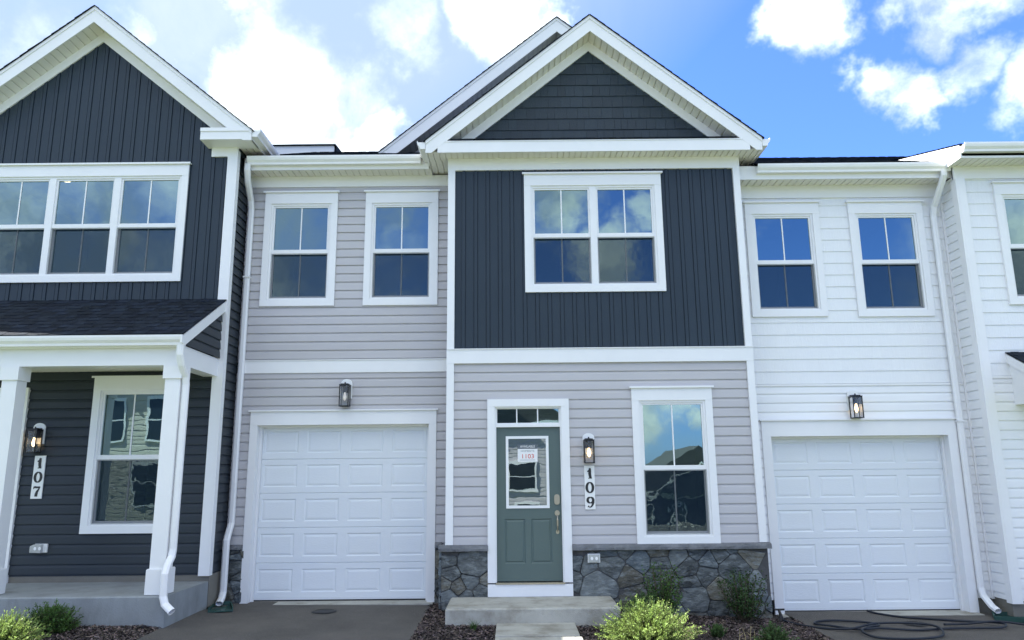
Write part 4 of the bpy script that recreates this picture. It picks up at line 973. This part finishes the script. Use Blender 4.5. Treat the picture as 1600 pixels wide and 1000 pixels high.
# hose
def hose_pt(px, py, lift=0):
    pass
hz = -.105
hose = [(4.72, .42, -.09), (4.80, .28, hz), (5.0, .02, hz), (5.3, -.12, hz), (5.62, -.28, hz), (5.88, -.42, hz+.01), (5.95, -.55, hz+.012), (5.82, -.68, hz), (5.55, -.70, hz), (5.1, -.72, hz), (4.75, -.78, hz),
        (4.35, -.72, hz+.012), (4.05, -.78, hz+.015), (3.82, -.55, hz+.015), (3.70, -.40, hz+.01), (3.80, -.25, hz+.01), (4.05, -.22, hz+.012), (4.35, -.36, hz+.012), (4.42, -.55, hz+.015), (4.22, -.72, hz+.03), (4.05, -.90, hz+.02),
        (4.10, -1.15, hz), (4.45, -1.25, hz), (4.85, -1.12, hz), (5.02, -.80, hz+.02), (4.98, -.58, hz+.025), (4.72, -.45, hz+.02), (4.40, -.52, hz+.03), (4.2, -.68, hz+.04), (3.95, -.80, hz+.025), (3.7, -.62, hz), (3.50, -.35, hz-.005), (3.38, -.18, -.09)]
def smooth_path(p, n=8):
    p = [V(q) for q in p]; out = []
    for i in range(len(p)-1):
        a, b, c_, d_ = p[max(i-1, 0)], p[i], p[i+1], p[min(i+2, len(p)-1)]
        for k in range(n):
            t = k/n; out.append(.5*((2*b)+(-a+c_)*t+(2*a-5*b+4*c_-d_)*t*t+(-a+3*b-3*c_+d_)*t**3))
    out.append(p[-1]); return out
ho = thing('garden_hose', 'dark blue garden hose looped loosely on the asphalt before the right garage', 'hose', (4.6, -.5, -.12))
MB().tube(smooth_path(hose), .0135, 8).build('tube', 'hose', ho, smooth=True)
MB().tube(smooth_path([(5.22, -.52, hz+.01), (5.5, -.50, hz+.01), (5.9, -.48, hz+.03), (6.3, -.62, hz), (6.9, -.82, hz-.02), (7.8, -1.0, hz-.02)]), .0135, 8).build('tube', 'hose', ho, smooth=True)
m = MB(); m.tube([(3.38, -.18, -.09), (3.36, -.16, -.02), (3.36, -.12, .02)], [.018, .02, .016]); m.tube([(3.30, -.12, .025), (3.43, -.12, .025)], .012); m.tube([(3.36, -.16, -.03), (3.345, -.2, -.10)], .014); m.build('nozzle', 'black_rubber', ho)

# small covers in the driveways
def cover(label, x, y, r):
    z = gz(x, y)+.024; o = MB()
    ring = [(x+r*math.cos(a), y+r*math.sin(a)) for a in [2*math.pi*k/28 for k in range(28)]]; rin = [(x+r*.84*math.cos(a), y+r*.84*math.sin(a)) for a in [2*math.pi*k/28 for k in range(28)]]
    for k in range(28):
        k2 = (k+1) % 28; o.face([(*ring[k], z+.004), (*ring[k2], z+.004), (*rin[k2], z+.012), (*rin[k], z+.012)])
    o.prism(rin, 'z', z-.01, z+.006); tag(o.build('drain_cover', 'black_rubber', None), label, 'drain cover', 'round covers in the driveways')
cover('small round dark cover in the asphalt before the middle garage', -2.42, -.14, .16); cover('small round rusty cover in the asphalt before the right garage', 4.95, -.35, .15)

# ------------------------------------------------------------------ plants
def leaf(mb, p, d, l, w, c, rnd):
    d = d.normalized(); s = d.cross(V((rnd.uniform(-1, 1), rnd.uniform(-1, 1), rnd.uniform(-1, 1)))).normalized()
    mb.face([p, p+d*l*.5+s*w, p+d*l, p+d*l*.5-s*w], c)
def broad_shrub(name, label, x, y, h, r, n, m, seed, lsize=.03, cat='shrub', lean=0):
    rnd = random.Random(seed); z0 = gz(x, y); o = thing(name, label, cat, (x, y, z0)); st = MB(); lf = MB()
    tips = []
    for i in range(n):
        a = rnd.uniform(0, 6.28); q = rnd.random()**.6; hh = h*(.35+.65*rnd.random()); rr = r*q*(.55+.6*math.sin(math.pi*min(1, hh/h*.9)))
        tip = V((x+lean*hh+rr*math.cos(a), y+rr*math.sin(a), z0+hh)); root = V((x+rnd.uniform(-.02, .02), y+rnd.uniform(-.02, .02), z0))
        mid = root.lerp(tip, .5)+V((math.cos(a), math.sin(a), .0))*rr*.15; pts = [root, mid, tip]
        st.tube(pts, [.006, .004, .002], 4, False)
        t = rnd.uniform(.6, 1.45); clump = (t, t*rnd.uniform(.95, 1.05), t*rnd.uniform(.7, 1.0))
        for k in range(44):
            f = rnd.uniform(.25, 1.06); c0 = root.lerp(mid, f*2) if f < .5 else mid.lerp(tip, f*2-1)
            off = V((rnd.gauss(0, 1), rnd.gauss(0, 1), rnd.gauss(0, 1)))*.021
            dd = V((rnd.uniform(-1, 1), rnd.uniform(-1, 1), rnd.uniform(-.2, 1)))
            b = rnd.uniform(.75, 1.3); leaf(lf, c0+off, dd, lsize*rnd.uniform(.6, 1.2), lsize*.28, (clump[0]*b, clump[1]*b, clump[2]*b), rnd)
    st.build('stem', 'bark', o, fix=False); lf.build('foliage', m, o, fix=False); return o
def juniper(name, label, x, y, h, r, n, m, seed, cat='shrub', up=.55, l0=.20, tipc=1.6):
    rnd = random.Random(seed); z0 = gz(x, y); o = thing(name, label, cat, (x, y, z0)); st = MB(); lf = MB()
    for i in range(n):
        a = rnd.uniform(0, 6.28); el = rnd.uniform(.12, 1.45); q = rnd.uniform(.35, 1.0)
        base = V((x+r*.55*q*math.cos(a)*math.cos(el), y+r*.55*q*math.sin(a)*math.cos(el), z0+h*.55*q*math.sin(el)))
        d = V((math.cos(a)*math.cos(el)*r, math.sin(a)*math.cos(el)*r, h*math.sin(el)+.05)).normalized(); L_ = l0*rnd.uniform(.6, 1.2); tip = base+d*L_+V((0, 0, .02))
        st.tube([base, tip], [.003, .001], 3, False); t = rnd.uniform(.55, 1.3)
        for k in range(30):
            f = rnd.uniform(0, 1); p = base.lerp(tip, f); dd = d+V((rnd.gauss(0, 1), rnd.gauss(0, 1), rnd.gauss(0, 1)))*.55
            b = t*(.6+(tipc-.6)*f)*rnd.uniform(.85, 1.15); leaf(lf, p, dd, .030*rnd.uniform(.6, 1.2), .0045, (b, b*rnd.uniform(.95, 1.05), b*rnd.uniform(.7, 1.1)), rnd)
    core = MB()
    st.build('stem', 'bark', o, fix=False); lf.build('foliage', m, o, fix=False); return o
broad_shrub('boxwood_shrub', 'dark evergreen shrub against the stone base, nearest the front step', 1.84, -.38, .66, .28, 62, 'leaf_mid', 21, .032)
broad_shrub('boxwood_shrub', 'dark evergreen shrub against the stone base beside the right garage', 2.86, -.32, .63, .29, 60, 'leaf_dark', 22, .034)
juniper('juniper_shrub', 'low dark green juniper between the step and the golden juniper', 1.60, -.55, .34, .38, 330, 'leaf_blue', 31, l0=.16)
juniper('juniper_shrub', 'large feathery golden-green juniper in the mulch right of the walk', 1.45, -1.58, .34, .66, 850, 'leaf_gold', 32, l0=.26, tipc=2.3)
juniper('juniper_shrub', 'low mid-green juniper mound beside the left porch slab', -5.10, -1.50, .30, .38, 430, 'leaf_mid', 33, l0=.15)
juniper('juniper_shrub', 'yellow-green juniper at the lower left corner before the porch', -5.16, -2.22, .22, .46, 520, 'leaf_gold', 34, l0=.22, tipc=2.2)
juniper('juniper_shrub', 'tiny dark green seedling in the mulch right of the golden juniper', 2.28, -1.25, .10, .10, 50, 'leaf_blue', 35, l0=.08)
juniper('juniper_shrub', 'small bright green shrub by the edge of the right driveway', 2.80, -1.55, .16, .20, 140, 'leaf_blue', 36, l0=.14)
def tuft(name, label, x, y, h, n, m, seed, cat, curl=.5, w=.004):
    rnd = random.Random(seed); z0 = gz(x, y); o = thing(name, label, cat, (x, y, z0)); lf = MB()
    for i in range(n):
        a = rnd.uniform(0, 6.28); hh = h*rnd.uniform(.5, 1.1); out = hh*curl*rnd.uniform(.3, 1.3); s = V((-math.sin(a), math.cos(a), 0))*w; p = V((x+rnd.uniform(-.03, .03), y+rnd.uniform(-.03, .03), z0)); pv = p; t = rnd.uniform(.7, 1.5)
        for k in range(1, 5):
            f = k/4; q = p+V((math.cos(a)*out*f*f, math.sin(a)*out*f*f, hh*(f-.25*f*f*curl))); s2 = s*(1-f*.9); s1 = s*(1-(k-1)/4*.9)
            lf.face([pv-s1, pv+s1, q+s2, q-s2], (t, t, t)); pv = q
    lf.build('blades', m, o, fix=False); return o
tuft('grass_tuft', 'small green grass tuft in the mulch before the concrete step', -.48, -1.08, .15, 110, 'leaf_mid', 41, 'grass tuft', .7, .003)
def stalks(label, xs, y, seed):
    rnd = random.Random(seed); o = thing('dry_stalks', label, 'dead plant', (sum(xs)/len(xs), y, gz(xs[0], y))); m = MB()
    for x in xs:
        z = gz(x, y); h = rnd.uniform(.10, .19); m.tube([(x, y, z), (x+rnd.uniform(-.01, .01), y, z+h*.5), (x+rnd.uniform(-.02, .02), y, z+h)], [.004, .0035, .002], 5)
        m.tube([(x, y, z+h*.5), (x+rnd.uniform(-.05, .05), y, z+h*.7)], [.003, .002], 4)
    m.build('stem', 'tan', o)
stalks('pale dry plant stalks standing in the mulch left of the right driveway', [2.46, 2.52, 2.58, 2.63, 2.69, 2.74], -1.45, 5)

# ------------------------------------------------------------------ houses across the street (seen in the glass)
def far_house(label, x0, x1, y, z0, zt, sl, m, m2, wins):
    o = thing('house', label, 'house', ((x0+x1)/2, y, z0), 'houses across the street')
    w = MB(); lap(w, lambda u, d, z: (u, y+d, z), x0, x1, z0, zt, [], course=.2, zref=z0); w.box(x0, x1, y-9, y-.02, z0, zt); w.build('wall', m, o)
    cx = (x0+x1)/2; h = (x1-x0)/2+.4; r = MB(); zr = zt+h*sl
    r.prism([(x0-.4, zt), (x1+.4, zt), (cx, zr)], 'y', y-9.3, y-.05); r.build('roof', 'darkroof', o)
    g = MB(); g.prism([(cx-h*.5, zt), (cx+h*.5, zt), (cx, zt+h*.5*sl*1.25)], 'y', y-.04, y+.35); g.build('gable', m2, o)
    t = MB(); k = h*(.55 if x0 > 3 else .08)
    for s_ in (-1, 1): t.prism([(cx, zt+k*sl*1.25+.05), (cx+s_*k, zt+.03), (cx+s_*k, zt-.08), (cx, zt+k*sl*1.25-.06)], 'y', y+.351, y+.40)
    t.box(x0-.4, x1+.4, y-.02, y+.06, zt-.15, zt+.02); t.build('trim', 'white', o)
    for (a, b, c_, d_) in wins:
        f = MB(); f.box(a-.1, b+.1, y+.03, y+.07, c_-.1, d_+.12); q = f.build('window', 'white', o)
        p = MB(); p.box(a, b, y+.071, y+.075, c_, (c_+d_)/2-.03); p.box(a, b, y+.071, y+.075, (c_+d_)/2+.03, d_); p.build('pane', 'farglass', q)
    return o
far_house('beige two-storey house across the street, mirrored in the porch window', -19.5, -12.5, -20, -.4, 5.6, .6, 'beige_siding', 'whitelap', [(-18.5, -17.4, 3.2, 4.8), (-16.6, -15.6, 3.2, 4.8), (-14.6, -13.6, 3.2, 4.8), (-18, -16.4, .7, 2.3), (-15, -13.6, .7, 2.3)])
far_house('dark house across the street, mirrored in the middle ground floor window', 6.5, 16, -36, -4.2, .45, .55, 'navylap', 'navylap', [(7.5, 8.3, -1.6, -.2), (9.5, 10.3, -1.6, -.2), (12, 13.2, -1.6, -.2), (11, 14, -3.8, -2.2)])
far_house('grey house across the street, mirrored in the front door glass', -6, 3, -30, -2.0, 4.4, .55, 'grey', 'navylap', [(-5, -3.9, .9, 2.3), (-2.8, -1.7, .9, 2.3), (-.2, 1.1, .9, 2.3), (-4.6, -1.2, -1.8, .2), (.2, 1.2, -1.9, .2)])
